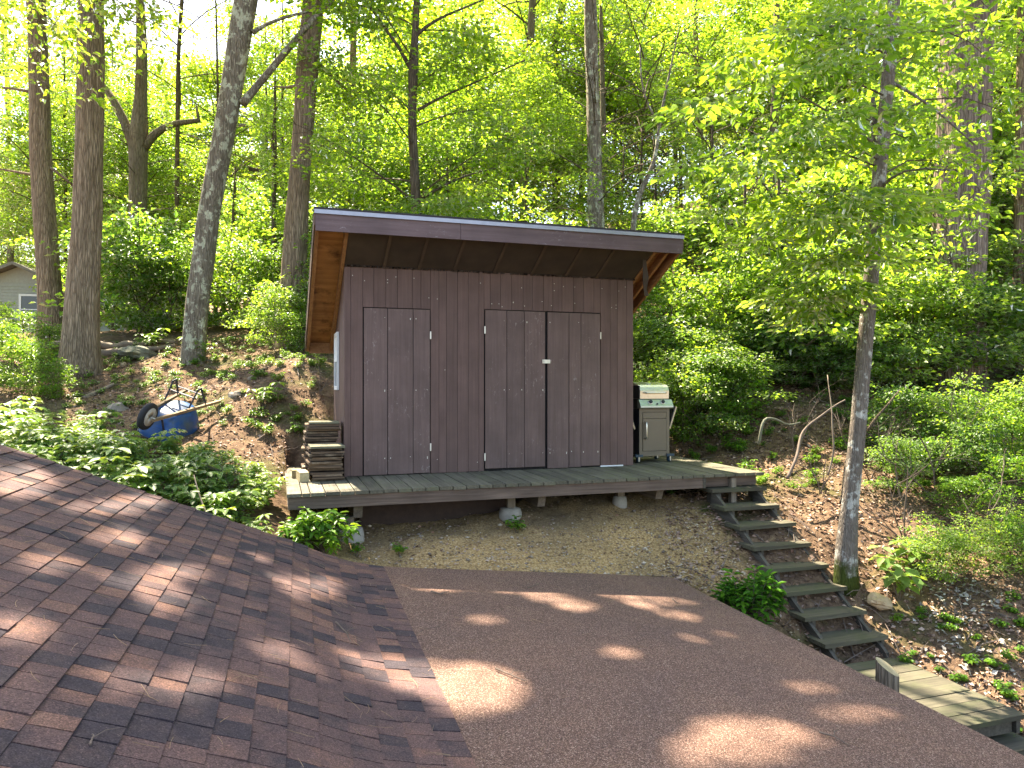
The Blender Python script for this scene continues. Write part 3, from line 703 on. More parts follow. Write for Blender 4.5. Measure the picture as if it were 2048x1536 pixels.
# ------------------------------------------------------------------ stacked boards
def pile(n, x0, x1, y0, y1, z0, th, where):
    z = z0; out = []; drift = 0
    for k in range(n):
        h = th * R.uniform(.6, 1.0); top = k == n - 1; drift += R.uniform(-.006, .006)
        w0 = (x1 - x0) / 2 * R.uniform(.88, 1.0); l0 = (y1 - y0) / 2 * R.uniform(.9, 1.04); cx, cy_ = (x0 + x1) / 2 + drift + R.uniform(-.02, .016), (y0 + y1) / 2 + R.uniform(-.025, .025)
        mb = MB(); nseg = 2
        V0 = []; 
        # slightly ragged outline
        ring = []
        for (sx, sy) in ((-1, -1), (-.3, -1), (.35, -1), (1, -1), (1, 0), (1, 1), (0, 1), (-1, 1), (-1, .1)):
            ring.append((sx * w0 + R.uniform(-.008, .008), sy * l0 + R.uniform(-.01, .01)))
        m_ = len(ring)
        Vv = [Vector((a, b_, 0)) for a, b_ in ring] + [Vector((a, b_, h * .93)) for a, b_ in ring]
        Ff = [tuple(range(m_ - 1, -1, -1)), tuple(range(m_, 2 * m_))] + [(i, (i + 1) % m_, m_ + (i + 1) % m_, m_ + i) for i in range(m_)]
        o = link('stacked_board', mesh('stacked_board', Vv, Ff, M['piletop'] if top else M['pile']), None, (cx, cy_, z + .001), (R.uniform(-.008, .008), R.uniform(-.012, .012), R.uniform(-.08, .08)))
        z += h + th * R.choice((.04, .1, .3, .5))
        lab = f'weathered board, topmost of the {where} stack beside the shed' if top else (f'lowest rotting board of the {where} stack beside the shed' if k == 0 else f'weathered grey-brown board within the {where} stack beside the shed')
        ORD = ['topmost', 'second', 'third', 'fourth', 'fifth', 'sixth', 'seventh', 'eighth', 'ninth', 'tenth', 'eleventh', 'twelfth', 'thirteenth', 'fourteenth', 'fifteenth', 'sixteenth', 'seventeenth', 'eighteenth', 'nineteenth', 'twentieth']
        if 0 < k < n - 1: lab = f'{ORD[n - 1 - k]} weathered board from the top of the {where} stack'
        tag(o, lab, 'board', f'boards in the {where} stack')
    return z
pile(14, -.405, -.035, -.30, .06, .002, .0285, 'front, lower')
pile(20, -.46, -.07, .10, .48, .002, .0305, 'rear, taller')
o = link('timber_block', mesh('timber_block', *B(-.05, .05, -.16, .16, 0, .105), M['block']), None, (-.475, -.14, .001), (0, 0, .1)); tag(o, 'short pale timber offcut lying beside the board stacks', 'timber')
o = link('timber_block', mesh('timber_block', *B(-.045, .045, -.10, .10, 0, .09), M['block']), None, (-.53, .16, .001), (0, .0, -.1)); tag(o, 'second short timber offcut behind the first on the deck', 'timber')

# ------------------------------------------------------------------ gas grill
GX, GY = 3.93, .22
grill = thing('gas_grill', (GX + .24, GY + .2, 0), 'small gas grill with steel lid and taupe cabinet at the shed corner', 'grill')
gW = .46
body = part('cabinet', (MB().box(GX, GX + .045, GY, GY + .42, .09, .74).box(GX + gW - .045, GX + gW, GY, GY + .42, .09, .74).box(GX + .0455, GX + gW - .0455, GY + .03, GY + .42, .09, .74)
            .box(GX + .046, GX + gW - .046, GY + .002, GY + .03, .09, .155).box(GX + .046, GX + gW - .046, GY + .002, GY + .03, .69, .74)).vf(), M['taupe'], grill)
part('drawer_panel', B(GX + .052, GX + gW - .052, GY - .004, GY + .028, .605, .684), M['taupe'], grill)
dr = part('door', B(GX + .052, GX + gW - .052, GY - .006, GY + .028, .162, .597), M['taupe'], grill)
part('handle', tube([(GX + .085, GY - .008, .33), (GX + .085, GY - .04, .335), (GX + .085, GY - .045, .36), (GX + .085, GY - .045, .52), (GX + .085, GY - .04, .545), (GX + .085, GY - .008, .55)], .013, 8), M['steel'], dr, True)
part('side_panel', B(GX - .004, GX - .0005, GY + .004, GY + .416, .1, .735), M['black'], grill)
cp = MB()
prf = [(-.06, .80), (-.075, .775), (-.075, .755), (-.055, .742), (0.02, .742), (0.02, .86), (-.02, .86)]
for sx in (0,):
    n_ = len(prf); V_ = [(GX - .02, GY + a, z) for a, z in prf] + [(GX + gW + .02, GY + a, z) for a, z in prf]
    F_ = [tuple(range(n_)), tuple(range(2 * n_ - 1, n_ - 1, -1))] + [(i, i + n_, (i + 1) % n_ + n_, (i + 1) % n_) for i in range(n_)]
cpn = part('control_panel', (V_, F_), M['steel_dull'], grill)
for kx in (.14, .33):
    c_ = Vector((GX + kx, GY - .046, .825)); dn = Vector((0, -.8, .5)).normalized()
    kb = part('knob', tube([c_, c_ + dn * .006, c_ + dn * .0065], [.034, .034, .02], 16), M['steel'], cpn, True)
    part('knob', tube([c_ + dn * .007, c_ + dn * .03, c_ + dn * .034], [.026, .022, .012], 12), M['black'], cpn, True)
part('igniter', tube([(GX + .235, GY - .06, .80), (GX + .235, GY - .078, .805)], .012, 10), M['black'], cpn)
prf = [(0, .872), (-.005, .98), (.015, 1.03), (.06, 1.06), (.30, 1.10), (.40, 1.06), (.42, .872)]
n_ = len(prf)
lid = part('lid', ([(GX + .01, GY + a, z) for a, z in prf] + [(GX + gW - .01, GY + a, z) for a, z in prf],
      [tuple(range(n_)), tuple(range(2 * n_ - 1, n_ - 1, -1))] + [(i, i + n_, (i + 1) % n_ + n_, (i + 1) % n_) for i in range(n_)]), M['steel'], grill)
part('lid_end', B(GX - .004, GX + .008, GY + .002, GY + .415, .875, 1.05), M['black'], lid)
part('handle', tube([(GX + .08, GY - .005, .955), (GX + .08, GY - .045, .955), (GX + .1, GY - .05, .955), (GX + gW - .1, GY - .05, .955), (GX + gW - .08, GY - .045, .955), (GX + gW - .08, GY - .005, .955)], .013, 8), M['steel'], lid, True)
part('thermometer', tube([(GX + .19, GY + .10, 1.066), (GX + .19, GY + .095, 1.082)], .03, 14), M['steel_dull'], lid)
part('firebox', B(GX + .012, GX + gW - .012, GY + .022, GY + .41, .741, .87), M['black'], grill)
for s_ in (-1, 1):
    xb = GX if s_ < 0 else GX + gW
    mb = MB(); a = Vector((xb + s_ * .02, GY + .06, .46)); b_ = Vector((xb + s_ * .125, GY + .06, .76))
    mb.hexa([a, a + Vector((s_ * .028, 0, -.006)), a + Vector((s_ * .028, .34, -.006)), a + Vector((0, .34, 0))], [b_, b_ + Vector((s_ * .028, 0, -.006)), b_ + Vector((s_ * .028, .34, -.006)), b_ + Vector((0, .34, 0))])
    sh_ = part('side_shelf', mb.vf(), M['black'], grill)
    mb = MB(); a = a + Vector((s_ * .012, -.004, 0)); b_ = b_ + Vector((s_ * .012, -.004, 0))
    mb.hexa([a, a + Vector((s_ * .018, 0, -.006)), a + Vector((s_ * .018, .003, -.006)), a + Vector((0, .003, 0))], [b_, b_ + Vector((s_ * .018, 0, -.006)), b_ + Vector((s_ * .018, .003, -.006)), b_ + Vector((0, .003, 0))])
    part('trim', mb.vf(), M['shelf_edge'], sh_)
for xx in (GX - .01, GX + gW + .01):
    for yy in (GY + .03, GY + .38):
        cs_ = part('caster', B(xx - .055, xx + .055, yy - .05, yy + .05, .082, .115) , M['caster'], grill)
        part('wheel', tube([(xx - .02, yy, .041), (xx - .015, yy, .041), (xx + .015, yy, .041), (xx + .02, yy, .041)], [.03, .04, .04, .03], 14), M['caster'], cs_, True)
        part('fork', B(xx - .008, xx + .008, yy - .042, yy - .030, .02, .08), M['steel'], cs_)

# ------------------------------------------------------------------ upturned wheelbarrow
wb = thing('wheelbarrow', (0, 0, 0), 'blue wheelbarrow lying upside down on the dirt slope among weeds', 'wheelbarrow')
pw = GP(338, 868)
wb.location = (pw.x, pw.y, g1(pw.x, pw.y) + .06); wb.rotation_euler = (rad(20), rad(-16), rad(62))
wb.scale = (.84, .84, .84); ORG[wb.name] = Vector((0, 0, 0))
def rr_ring(cx, l, w_, z, n=28, pw_=3.2):
    out = []
    for k in range(n):
        a = 2 * math.pi * k / n; c_, s_ = math.cos(a), math.sin(a)
        out.append(Vector((cx + l / 2 * math.copysign(abs(c_) ** (2 / pw_), c_), w_ / 2 * math.copysign(abs(s_) ** (2 / pw_), s_), z)))
    return out
secs = [rr_ring(.02, .92, .66, 0), rr_ring(.02, .90, .64, .05), rr_ring(.03, .82, .58, .16), rr_ring(.06, .70, .50, .27), rr_ring(.08, .60, .42, .33), rr_ring(.08, .48, .30, .35)]
V_ = [v for s_ in secs for v in s_]; F_ = []
for i in range(len(secs) - 1):
    for j in range(28): F_.append((i * 28 + j, i * 28 + (j + 1) % 28, i * 28 + 28 + (j + 1) % 28, i * 28 + 28 + j))
F_.append(tuple(range(5 * 28, 6 * 28)))
tray = part('tray', (V_, F_), M['blue'], wb, True)
part('rim', tube(rr_ring(.02, .93, .67, .008) + [rr_ring(.02, .93, .67, .008)[0]], .012, 6), M['frame'], tray, True)
for s_ in (-1, 1):
    part('handle', MB().bar((-.62, s_ * .10, .42), (.85, s_ * .29, .30), .035, .045).vf(), M['handle'], wb)
    lg = part('leg', MB().bar((.10, s_ * .20, .40), (.26, s_ * .21, .66), .035, .012, Vector((0, 1, 0))).bar((.50, s_ * .24, .36), (.34, s_ * .21, .66), .035, .012, Vector((0, 1, 0))).bar((.24, s_ * .21, .66), (.36, s_ * .21, .66), .035, .012, Vector((0, 1, 0))).vf(), M['frame'], wb)
part('brace', MB().bar((.22, -.21, .53), (.22, .21, .53), .03, .012).bar((.40, -.21, .53), (.40, .21, .53), .03, .012).vf(), M['frame'], wb)
part('front_brace', MB().bar((-.45, -.12, .42), (-.35, -.14, .12), .03, .012, Vector((0, 1, 0))).bar((-.45, .12, .42), (-.35, .14, .12), .03, .012, Vector((0, 1, 0))).vf(), M['frame'], wb)
wc = Vector((-.60, 0, .44)); wheel = part('wheel', tube([wc + Vector((0, y, 0)) for y in (-.042, -.03, 0, .03, .042)], [.17, .195, .205, .195, .17], 28), M['rubber'], wb, True)
part('hub', tube([wc + Vector((0, y, 0)) for y in (-.046, -.0461, -.02)], [.03, .135, .14], 24), M['hub'], wheel, True)
part('axle', tube([wc + Vector((0, -.12, 0)), wc + Vector((0, .12, 0))], .012, 8), M['metal'], wheel)

# ------------------------------------------------------------------ vegetation generators
def leaves(c, d, n, size, wr=.62, fine=False, fold=.18):
    """c centres (base of leaf), d tip direction, n normal, size length"""
    d = d / np.linalg.norm(d, axis=1, keepdims=True); s = np.cross(d, n); s /= np.linalg.norm(s, axis=1, keepdims=True) + 1e-9
    n = np.cross(s, d); L = size[:, None]; w_ = L * wr / 2
    if not fine:
        V = np.stack([c, c + d * L * .45 - s * w_ + n * L * fold, c + d * L - n * L * .08, c + d * L * .45 + s * w_ + n * L * fold], 1)
        b = (np.arange(len(c)) * 4)[:, None, None]; Fq = np.array([[0, 2, 1], [0, 3, 2]])[None] + b
        return V.reshape(-1, 3), Fq.reshape(-1, 3)
    V = np.stack([c, c + d * L * .28 - s * w_ * .85 + n * L * fold * .7, c + d * L * .62 - s * w_ * .9 + n * L * fold * .6, c + d * L - n * L * .14,
                  c + d * L * .62 + s * w_ * .9 + n * L * fold * .6, c + d * L * .28 + s * w_ * .85 + n * L * fold * .7], 1)
    b = (np.arange(len(c)) * 6)[:, None, None]; Fq = np.array([[0, 3, 2, 1], [0, 5, 4, 3]])[None] + b
    return V.reshape(-1, 3), Fq.reshape(-1, 4)
def spray_leaves(cs, dirs, nper, spread, leaf, rg, flat=.22, droop=.25, fine=False, wr=.62):
    n = len(cs) * nper; ci = np.repeat(np.arange(len(cs)), nper)
    off = rg.normal(0, 1, (n, 3)) * np.array([spread, spread, spread * flat])
    c = np.asarray(cs)[ci] + off + np.asarray(dirs)[ci] * spread * .3
    rr = np.hypot(off[:, 0], off[:, 1]); c[:, 2] -= rr * droop
    d = off * np.array([1, 1, .3]) / (spread) + np.asarray(dirs)[ci] * .6 + rg.normal(0, .45, (n, 3)); d[:, 2] -= .25
    nm = rg.normal(0, .42, (n, 3)) + np.array([0, 0, 1.0])
    return leaves(c, d, nm, leaf * rg.uniform(.6, 1.2, n), wr, fine)
def gen_crown(seed, Rr, H, nl, per=34, leaf=.11, spread=.3, elev=(15, 50), base=0.0, fine=False, top=True, shape=1.0, wr=.62, sec=6):
    rg = np.random.default_rng(seed); rd = random.Random(seed); mb = MB(); cs = []; ds = []
    for i in range(nl):
        f = (i + rd.random()) / nl; h0 = base + H * f * .85; az = i * 2.4 + rd.uniform(-.5, .5)
        L = Rr * (1 - .65 * abs(f - .35) * shape) * rd.uniform(.7, 1.1); el = rad(rd.uniform(*elev)) * (1 + f * .5)
        p = Vector((0, 0, h0)); pts = [p.copy()]; nseg = 6
        for q in range(nseg):
            e2 = el * (1 - .7 * q / nseg) - rad(6); az += rd.uniform(-.16, .16)
            p = p + Vector((math.cos(az) * math.cos(e2), math.sin(az) * math.cos(e2), math.sin(e2))) * L / nseg; pts.append(p.copy())
        r0 = .006 * L + .005
        mb.tube(pts, [r0 * (1 - .8 * q / nseg) for q in range(nseg + 1)], 5, False)
        for q in range(sec):
            tq = .3 + .7 * (q + rd.random() * .6) / sec; tq = min(tq, 1.0); k = min(int(tq * nseg), nseg - 1); o_ = pts[k].lerp(pts[k + 1], tq * nseg - k)
            sd_ = 1 if q % 2 else -1; a2 = az + sd_ * rad(rd.uniform(30, 70)); l2 = L * .42 * (1.15 - tq * .6) * rd.uniform(.7, 1.2)
            d2 = Vector((math.cos(a2), math.sin(a2), rd.uniform(-.05, .3))).normalized()
            e_ = o_ + d2 * l2 * .5 + Vector((0, 0, .04)); e2_ = o_ + d2 * l2 + Vector((0, 0, -.02 * l2))
            mb.tube([o_, e_, e2_], [r0 * .35, r0 * .25, r0 * .08], 3, False)
            for u_ in (.45, .75, 1.0):
                cs.append(tuple(o_.lerp(e2_, u_))); ds.append(tuple(d2))
    V, Fc = spray_leaves(cs, ds, per, spread, leaf, rg, fine=fine, wr=wr)
    return mb.vf(), (V, Fc)
CR = {}; CRAW = {}
def crown(key, matl, *a, **k):
    b_, l_ = gen_crown(*a, **k)
    CRAW[key] = l_; CR[key] = (mesh(key + '_branches', *b_, M['b_dark']), mesh(key + '_leaves', l_[0], l_[1], matl))
crown('canopyA', M['l_canopy'], 1, 4.6, 8.5, 20, per=34, leaf=.17, spread=.42)
crown('canopyB', M['l_canopy'], 2, 4.2, 9.5, 20, per=34, leaf=.17, spread=.40, elev=(20, 60))
crown('underA', M['l_under'], 3, 2.7, 5.2, 15, per=42, leaf=.11, spread=.29, sec=6)
crown('underB', M['l_under'], 4, 2.3, 6.0, 16, per=42, leaf=.10, spread=.27, sec=6)
crown('underC', M['l_deep'], 5, 2.5, 4.2, 14, per=34, leaf=.12, spread=.26, sec=6)
crown('shrubA', M['l_under'], 6, 1.15, 1.5, 12, per=16, leaf=.075, spread=.14, elev=(25, 70), sec=5)
crown('shrubB', M['l_deep'], 7, 1.0, 1.2, 12, per=16, leaf=.08, spread=.13, elev=(25, 70), sec=5)
crown('shrubC', M['l_fresh'], 8, .9, 1.1, 10, per=14, leaf=.085, spread=.12, elev=(35, 75), sec=4, wr=.5)
GAPS = [(890, 1174, 75, 8), (1190, 1188, 130, 22), (1070, 1178, 90, 10), (1320, 1190, 110, 18), (1160, 1210, 50, 12), (1340, 1236, 52, 12), (1270, 1204, 60, 15), (1410, 1272, 55, 10),
 (970, 1240, 34, 8), (945, 1378, 95, 45), (850, 1352, 75, 30), (765, 1335, 60, 26), (1490, 1480, 115, 42), (1385, 1510, 60, 32), (1600, 1470, 50, 20), (1700, 1425, 80, 15), (1620, 1372, 50, 10),
 (43, 965, 60, 26), (214, 1014, 90, 13), (273, 1006, 60, 12), (240, 1070, 62, 17), (290, 1155, 66, 20), (330, 1192, 50, 24), (365, 1138, 55, 14), (30, 1240, 65, 24), (598, 1172, 85, 18), (240, 1340, 62, 15),
 (375, 1348, 75, 25), (547, 1292, 45, 17), (655, 1312, 66, 20), (491, 1119, 50, 10), (100, 1120, 60, 14), (1240, 1305, 40, 10), (40, 1330, 40, 14)]
GAPS2 = [(.35, [(90, 890, 130, 34), (270, 925, 120, 30), (440, 940, 80, 26), (530, 980, 60, 36), (360, 845, 60, 26), (600, 870, 50, 20), (400, 880, 80, 14)]),
 (1.2, [(560, 745, 70, 16), (480, 752, 60, 8), (330, 755, 50, 7), (60, 745, 60, 7)]), (-1.5, [(1985, 1428, 75, 26), (1850, 1340, 40, 6)]),
 (-.9, [(1830, 1130, 60, 20), (1780, 1190, 50, 18), (1960, 1230, 60, 20), (1650, 1000, 30, 10)]), (.2, [(1640, 960, 90, 30), (1440, 905, 60, 14), (1700, 900, 120, 24), (1960, 920, 90, 40)]),
 (.9, [(1560, 790, 110, 9), (1780, 790, 90, 8), (1400, 800, 60, 10)]), (2.2, [(1450, 600, 160, 50), (1800, 600, 200, 60), (650, 560, 80, 60)])]
SHAFTS = [(2.2, 4.2, 16, 1.5, 13, .15, 0), (2.6, -9, 4.2, 6.5, 15, .35, 2), (.4, 5.4, 10, -3.5, 1.5, 1.1, 1), (4.5, -6, 14, 9, 20, .2, 4), (3.6, 2.5, 9, -5, 1.5, .1, 5)]
def lit(c):                                             # leaves cut from crowns to let sun onto roof patches and invented shafts beyond
    x, y, z = c[:, 0], c[:, 1], c[:, 2]; t_ = (z + .6) / sd.z
    for _ in range(4):
        qx = x - sd.x * t_; qz = np.interp(qx, [p[0] for p in prof], [p[1] for p in prof]); t_ = (z - qz) / sd.z
    qx, qy = x - sd.x * t_, y - sd.y * t_; dx, dy = qx - CAM.x, qy - CAM.y
    yc = np.maximum(dx * SN + dy * CS, .2); px = 1024 + F * (dx * CS - dy * SN) / yc; py = 764 - F * (qz - CAM.z) / yc
    m_ = np.zeros(len(x), bool)
    for (a, b_, ra, rb_) in GAPS: m_ |= ((px - a) / (ra * 1.12)) ** 2 + ((py - b_) / (rb_ * 1.25)) ** 2 < 1
    m_ &= (dx * SN + dy * CS > .5)
    onroof = (qx < 3.2) & (qx > -4) & (qy < -2.0) & (qy > -9); g2 = np.zeros(len(x), bool)
    for (pl, X0, X1, Y0, Y1, thr, ph) in SHAFTS:
        t_ = (z - pl) / sd.z; qx, qy = x - sd.x * t_, y - sd.y * t_
        nz_ = np.sin(qx * 1.9 + 1.3 * np.sin(qy * 1.1 + ph)) + np.sin(qy * 2.3 + 1.7 * np.sin(qx * .9 + ph)) + .6 * np.sin(qx * 5.1 + qy * 3.7 + ph)
        g2 |= (nz_ > thr) & (qx > X0) & (qx < X1) & (qy > Y0) & (qy < Y1)
    for (pl, gl) in GAPS2:
        t_ = (z - pl) / sd.z; qx, qy = x - sd.x * t_, y - sd.y * t_; dx, dy = qx - CAM.x, qy - CAM.y
        yc = np.maximum(dx * SN + dy * CS, .2); px = 1024 + F * (dx * CS - dy * SN) / yc; py = 764 - F * (pl - CAM.z) / yc
        for (a, b_, ra, rb_) in gl: g2 |= (((px - a) / ra) ** 2 + ((py - b_) / rb_) ** 2 < 1) & (yc > .5)
    return m_ | (g2 & ~onroof)
def put_crown(root, key, loc, rz=0, s=1.0, sz=1.0):
    l = Vector(loc) - ORG[root.name]
    if (key.startswith('canopy') and -9 < loc[0] < 16 and loc[1] < 16) or (key.startswith('under') and -8 < loc[0] < 18 and loc[1] < 16):
        V, Fc = CRAW[key]; c_, s_ = math.cos(rz), math.sin(rz)
        W = np.stack([(V[:, 0] * c_ - V[:, 1] * s_) * s, (V[:, 0] * s_ + V[:, 1] * c_) * s, V[:, 2] * s * sz], 1)
        k = ~lit(W.reshape(-1, 4, 3).mean(1) + np.array(loc)); W = W.reshape(-1, 4, 3)[k].reshape(-1, 3)
        Fq = (np.arange(len(W) // 4) * 4)[:, None, None] + np.array([[0, 2, 1], [0, 3, 2]])[None]
        link('branches', CR[key][0], root, l, (0, 0, rz), (s, s, s * sz))
        return link('crown', mesh('crown', W, Fq.reshape(-1, 3), CR[key][1].materials[0]), root, l)
    b_ = link('branches', CR[key][0], root, l, (0, 0, rz), (s, s, s * sz)); c_ = link('crown', CR[key][1], root, l, (0, 0, rz), (s, s, s * sz))
    return c_

# trunk builder: resampled tube with ridged bark relief
def trunk_vf(pts, rads, n=26, ridge=.07, freq=7, flare=0, step=.22, seed=0):
    pts = [Vector(p) for p in pts]; L = [0]
    for a, b_ in zip(pts[:-1], pts[1:]): L.append(L[-1] + (b_ - a).length)
    m_ = max(4, int(L[-1] / step)); Pn = []; Rn = []
    ss = np.linspace(0, 1, m_) ** 1.15 * L[-1]
    for s_ in ss:
        Pn.append(Vector([float(np.interp(s_, L, [p[k] for p in pts])) for k in range(3)])); Rn.append(float(np.interp(s_, L, rads)) * (1 + flare * math.exp(-s_ / .28)))
    for _ in range(2): Pn = [Pn[0]] + [(Pn[i - 1] + Pn[i] * 2 + Pn[i + 1]) / 4 for i in range(1, m_ - 1)] + [Pn[-1]]
    V, Fc = tube(Pn, Rn, n)
    out = []
    for i in range(m_):
        for j in range(n):
            v = V[i * n + j]; dv = v - Pn[i]; a = 2 * math.pi * j / n
            q = noise.noise(Vector((math.cos(a) * freq / 3, math.sin(a) * freq / 3, Pn[i].z * .9 + seed * 9)))
            lob = flare * .35 * math.exp(-ss[i] / .25) * math.cos(a * 4 + seed)
            out.append(Pn[i] + dv * (1 + ridge * q * 2 + lob + .04 * noise.noise(Vector((math.cos(a), math.sin(a), Pn[i].z * .5 + seed)))))
    return out, Fc
def big_tree(name, path, d, label, bm, base_px=None, topz=13, crowns=(), flare=.35, n=26, ridge=.06, freq=7, cat='tree', group=None, limbs=(), seed=0):
    """path: (px, py, width_px) from base upwards at distance d"""
    pts = [P(x, y, d) for x, y, w_ in path]; rr = [w_ / F * d / 2 for x, y, w_ in path]
    b0 = pts[0].copy(); b0.z = g1(b0.x, b0.y) - .12
    if pts[0].z < b0.z: pts[0].z = b0.z + .12
    dirn = (pts[-1] - pts[-2]).normalized()
    if pts[-1].z < topz:
        k = (topz - pts[-1].z) / max(.3, dirn.z); pts.append(pts[-1] + dirn * k); rr.append(rr[-1] * .35)
    root = thing(name, b0, label, cat, group)
    part('trunk', trunk_vf([b0] + pts, [rr[0]] + rr, n, ridge, freq, flare, seed=seed), bm, root, True)
    for lp in limbs:
        lpts = [P(x, y, d + dd) for x, y, w_, dd in lp]; lr = [w_ / F * d / 2 for x, y, w_, dd in lp]
        part('limb', trunk_vf(lpts, lr, 9, .05, 5, 0, .15, seed), bm, root, True)
    for (key, h, s, rz) in crowns:
        p = Vector([float(np.interp(h, [q.z for q in [b0] + pts], [q[k] for q in [b0] + pts])) for k in range(3)])
        put_crown(root, key, p, rz, s)
    return root
T = big_tree
T('oak_tree', [(160, 742, 74), (163, 640, 64), (172, 480, 54), (180, 260, 50), (184, 0, 46)], 12, 'thick straight tree with bare brown trunk left of the lichen-covered leaning one', M['b_oak'], topz=21, flare=.28, crowns=[('canopyA', 8.5, 1.0, 0), ('canopyB', 13, .9, 2)], seed=1)
T('oak_tree', [(104, 660, 44), (95, 520, 42), (82, 330, 38), (78, 160, 36), (72, 0, 34)], 15, 'slightly curved bare trunk, leftmost tree in front of the grey cottage', M['b_oak'], topz=15, crowns=[('canopyB', 8.5, 1.0, 1)], seed=2,
  limbs=[[(66, 185, 7, 0), (40, 178, 6, 0), (5, 175, 4, .1)], [(80, 352, 7, 0), (40, 345, 5, .1), (0, 338, 4, .2)], [(100, 335, 7, 0), (125, 350, 6, 0), (150, 375, 4, .2)]])
T('oak_tree', [(272, 640, 34), (275, 480, 33), (276, 330, 33), (277, 280, 36), (282, 190, 24), (284, 90, 20), (280, 0, 16)], 18, 'tree forking into three stems between the thick trunk and the leaning trunk', M['b_pale'], topz=14,
  limbs=[[(270, 295, 22, 0), (245, 235, 17, 0), (222, 190, 14, 0), (205, 170, 10, .3)], [(288, 295, 18, 0), (310, 265, 15, 0), (345, 246, 12, .1), (400, 241, 9, .2)], [(398, 242, 7, .2), (394, 225, 5, .2), (393, 212, 4, .2)]], crowns=[('canopyA', 10, .9, 2.5), ('underA', 5.2, .75, 1)], seed=3)
T('leaning_tree', [(385, 705, 44), (395, 600, 44), (418, 430, 42), (446, 280, 41), (470, 130, 42), (492, 0, 44)], 12.5, 'leaning tree with pale lichen blotches and one long bare limb', M['b_lichen'], topz=21, flare=.22, crowns=[('canopyB', 8.6, 1.0, 0), ('canopyA', 14, 1.0, 4)],
  limbs=[[(484, 208, 18, 0), (520, 165, 14, .1), (570, 105, 13, .1), (620, 45, 11, .2), (668, -5, 10, .3), (720, -60, 8, .4)], [(505, 65, 10, 0), (530, 48, 7, .1), (575, 32, 6, .2), (620, 22, 5, .2)], [(478, 250, 5, 0), (492, 249, 3, 0)]], seed=4)
T('oak_tree', [(580, 672, 54), (588, 560, 50), (594, 430, 44), (605, 280, 42), (616, 120, 42), (628, 0, 40)], 13.2, 'furrowed brown tree trunk just left of the shed roof', M['b_oak'], topz=21, crowns=[('canopyA', 9, 1.0, 3), ('canopyB', 14, 1.0, 1)], seed=5,
  limbs=[[(635, 125, 10, 0), (665, 155, 7, .1), (700, 185, 5, .3)], [(600, 170, 8, 0), (570, 178, 5, .3), (545, 172, 3, .4)]])
T('slim_tree', [(833, 640, 21), (833, 425, 20), (828, 330, 18), (824, 230, 17), (827, 130, 20), (830, 70, 14)], 13, 'slender dark tree rising behind the left half of the shed roof', M['b_dark'], topz=20, flare=.1, n=16, crowns=[('underB', 2.6, 1.1, 0), ('canopyB', 8.0, .95, 1.2), ('canopyA', 12.5, 1.1, 3)],
  limbs=[[(820, 135, 9, 0), (795, 90, 7, .1), (765, 50, 6, .2), (735, 5, 5, .3), (700, -40, 4, .4)], [(832, 70, 9, 0), (870, 40, 6, .1), (930, 15, 4, .3), (990, -10, 3, .5)], [(840, 400, 7, 0), (870, 380, 5, .1), (930, 350, 4, .3), (1000, 335, 3, .5)], [(836, 220, 7, 0), (880, 195, 5, .1), (950, 165, 4, .3), (1050, 120, 3, .5)]], seed=6)
T('slim_tree', [(1045, 600, 17), (1050, 300, 16), (1058, 150, 16), (1065, 0, 15)], 22, 'pale slim trunk seen high above the middle of the shed roof', M['b_pale'], topz=17, flare=.1, n=14, crowns=[('canopyA', 10, .9, 1)], seed=7)
T('maple_tree', [(1196, 640, 36), (1192, 440, 33), (1190, 330, 29), (1186, 200, 26), (1182, 90, 26), (1181, 0, 25)], 15, 'straight grey-barked tree above the right half of the shed roof', M['b_lichen'], topz=22, flare=.15, n=20, crowns=[('canopyB', 8.6, 1.0, 4), ('canopyA', 14, 1.1, 2), ('underA', 4.4, .9, 2)], seed=8)
T('slim_tree', [(1210, 640, 11), (1207, 260, 11), (1204, 120, 10)], 19, 'thin pale trunk directly behind the straight grey-barked tree', M['b_pale'], topz=12, flare=.1, n=12, crowns=[('underB', 7, 1, 1)], seed=9)
T('crooked_tree', [(1262, 600, 12), (1266, 440, 11), (1282, 370, 11), (1310, 335, 8), (1318, 248, 7), (1330, 190, 5)], 14, 'crooked thin tree bending right above the right end of the shed roof', M['b_lichen'], topz=8, flare=.1, n=12,
  limbs=[[(1318, 248, 6, 0), (1295, 210, 4, .1), (1282, 165, 4, .1), (1280, 90, 3, .2)]], crowns=[('underA', 5.0, .8, 5)], seed=10)
T('sapling_tree', [(1692, 1092, 40), (1700, 1010, 32), (1716, 860, 31), (1727, 720, 29), (1742, 560, 28), (1752, 430, 27), (1763, 300, 26), (1775, 170, 25), (1788, 20, 23), (1790, -40, 22)], 7.6, 'young tree with white lichen patches and mossy foot beside the staircase', M['b_young'], topz=9, flare=.25, n=20, ridge=.02, seed=11,
  limbs=[[(1752, 300, 12, .1), (1747, 260, 13, .1), (1748, 200, 13, .1), (1746, 195, 8, .1)], [(1752, 420, 7, 0), (1700, 430, 4, -.3), (1650, 450, 3, -.6)], [(1775, 160, 7, 0), (1850, 200, 5, -.2), (1950, 290, 3, -.3)], [(1765, 300, 7, 0), (1700, 250, 5, -.3), (1600, 190, 3, -.7)], [(1757, 380, 7, 0), (1800, 330, 4, -.3), (1900, 340, 3, -.6)], [(1780, 80, 7, 0), (1680, 50, 5, -.3), (1560, 60, 3, -.8)]])
T('great_oak', [(1912, 880, 108), (1912, 760, 98), (1915, 600, 92), (1922, 400, 92), (1930, 200, 92), (1940, 0, 90)], 13.5, 'massive furrowed trunk at the right, the thickest tree in the wood', M['b_big'], topz=16, flare=.2, n=36, ridge=.10, freq=11, crowns=[('canopyA', 12.5, .9, 1)], seed=12)
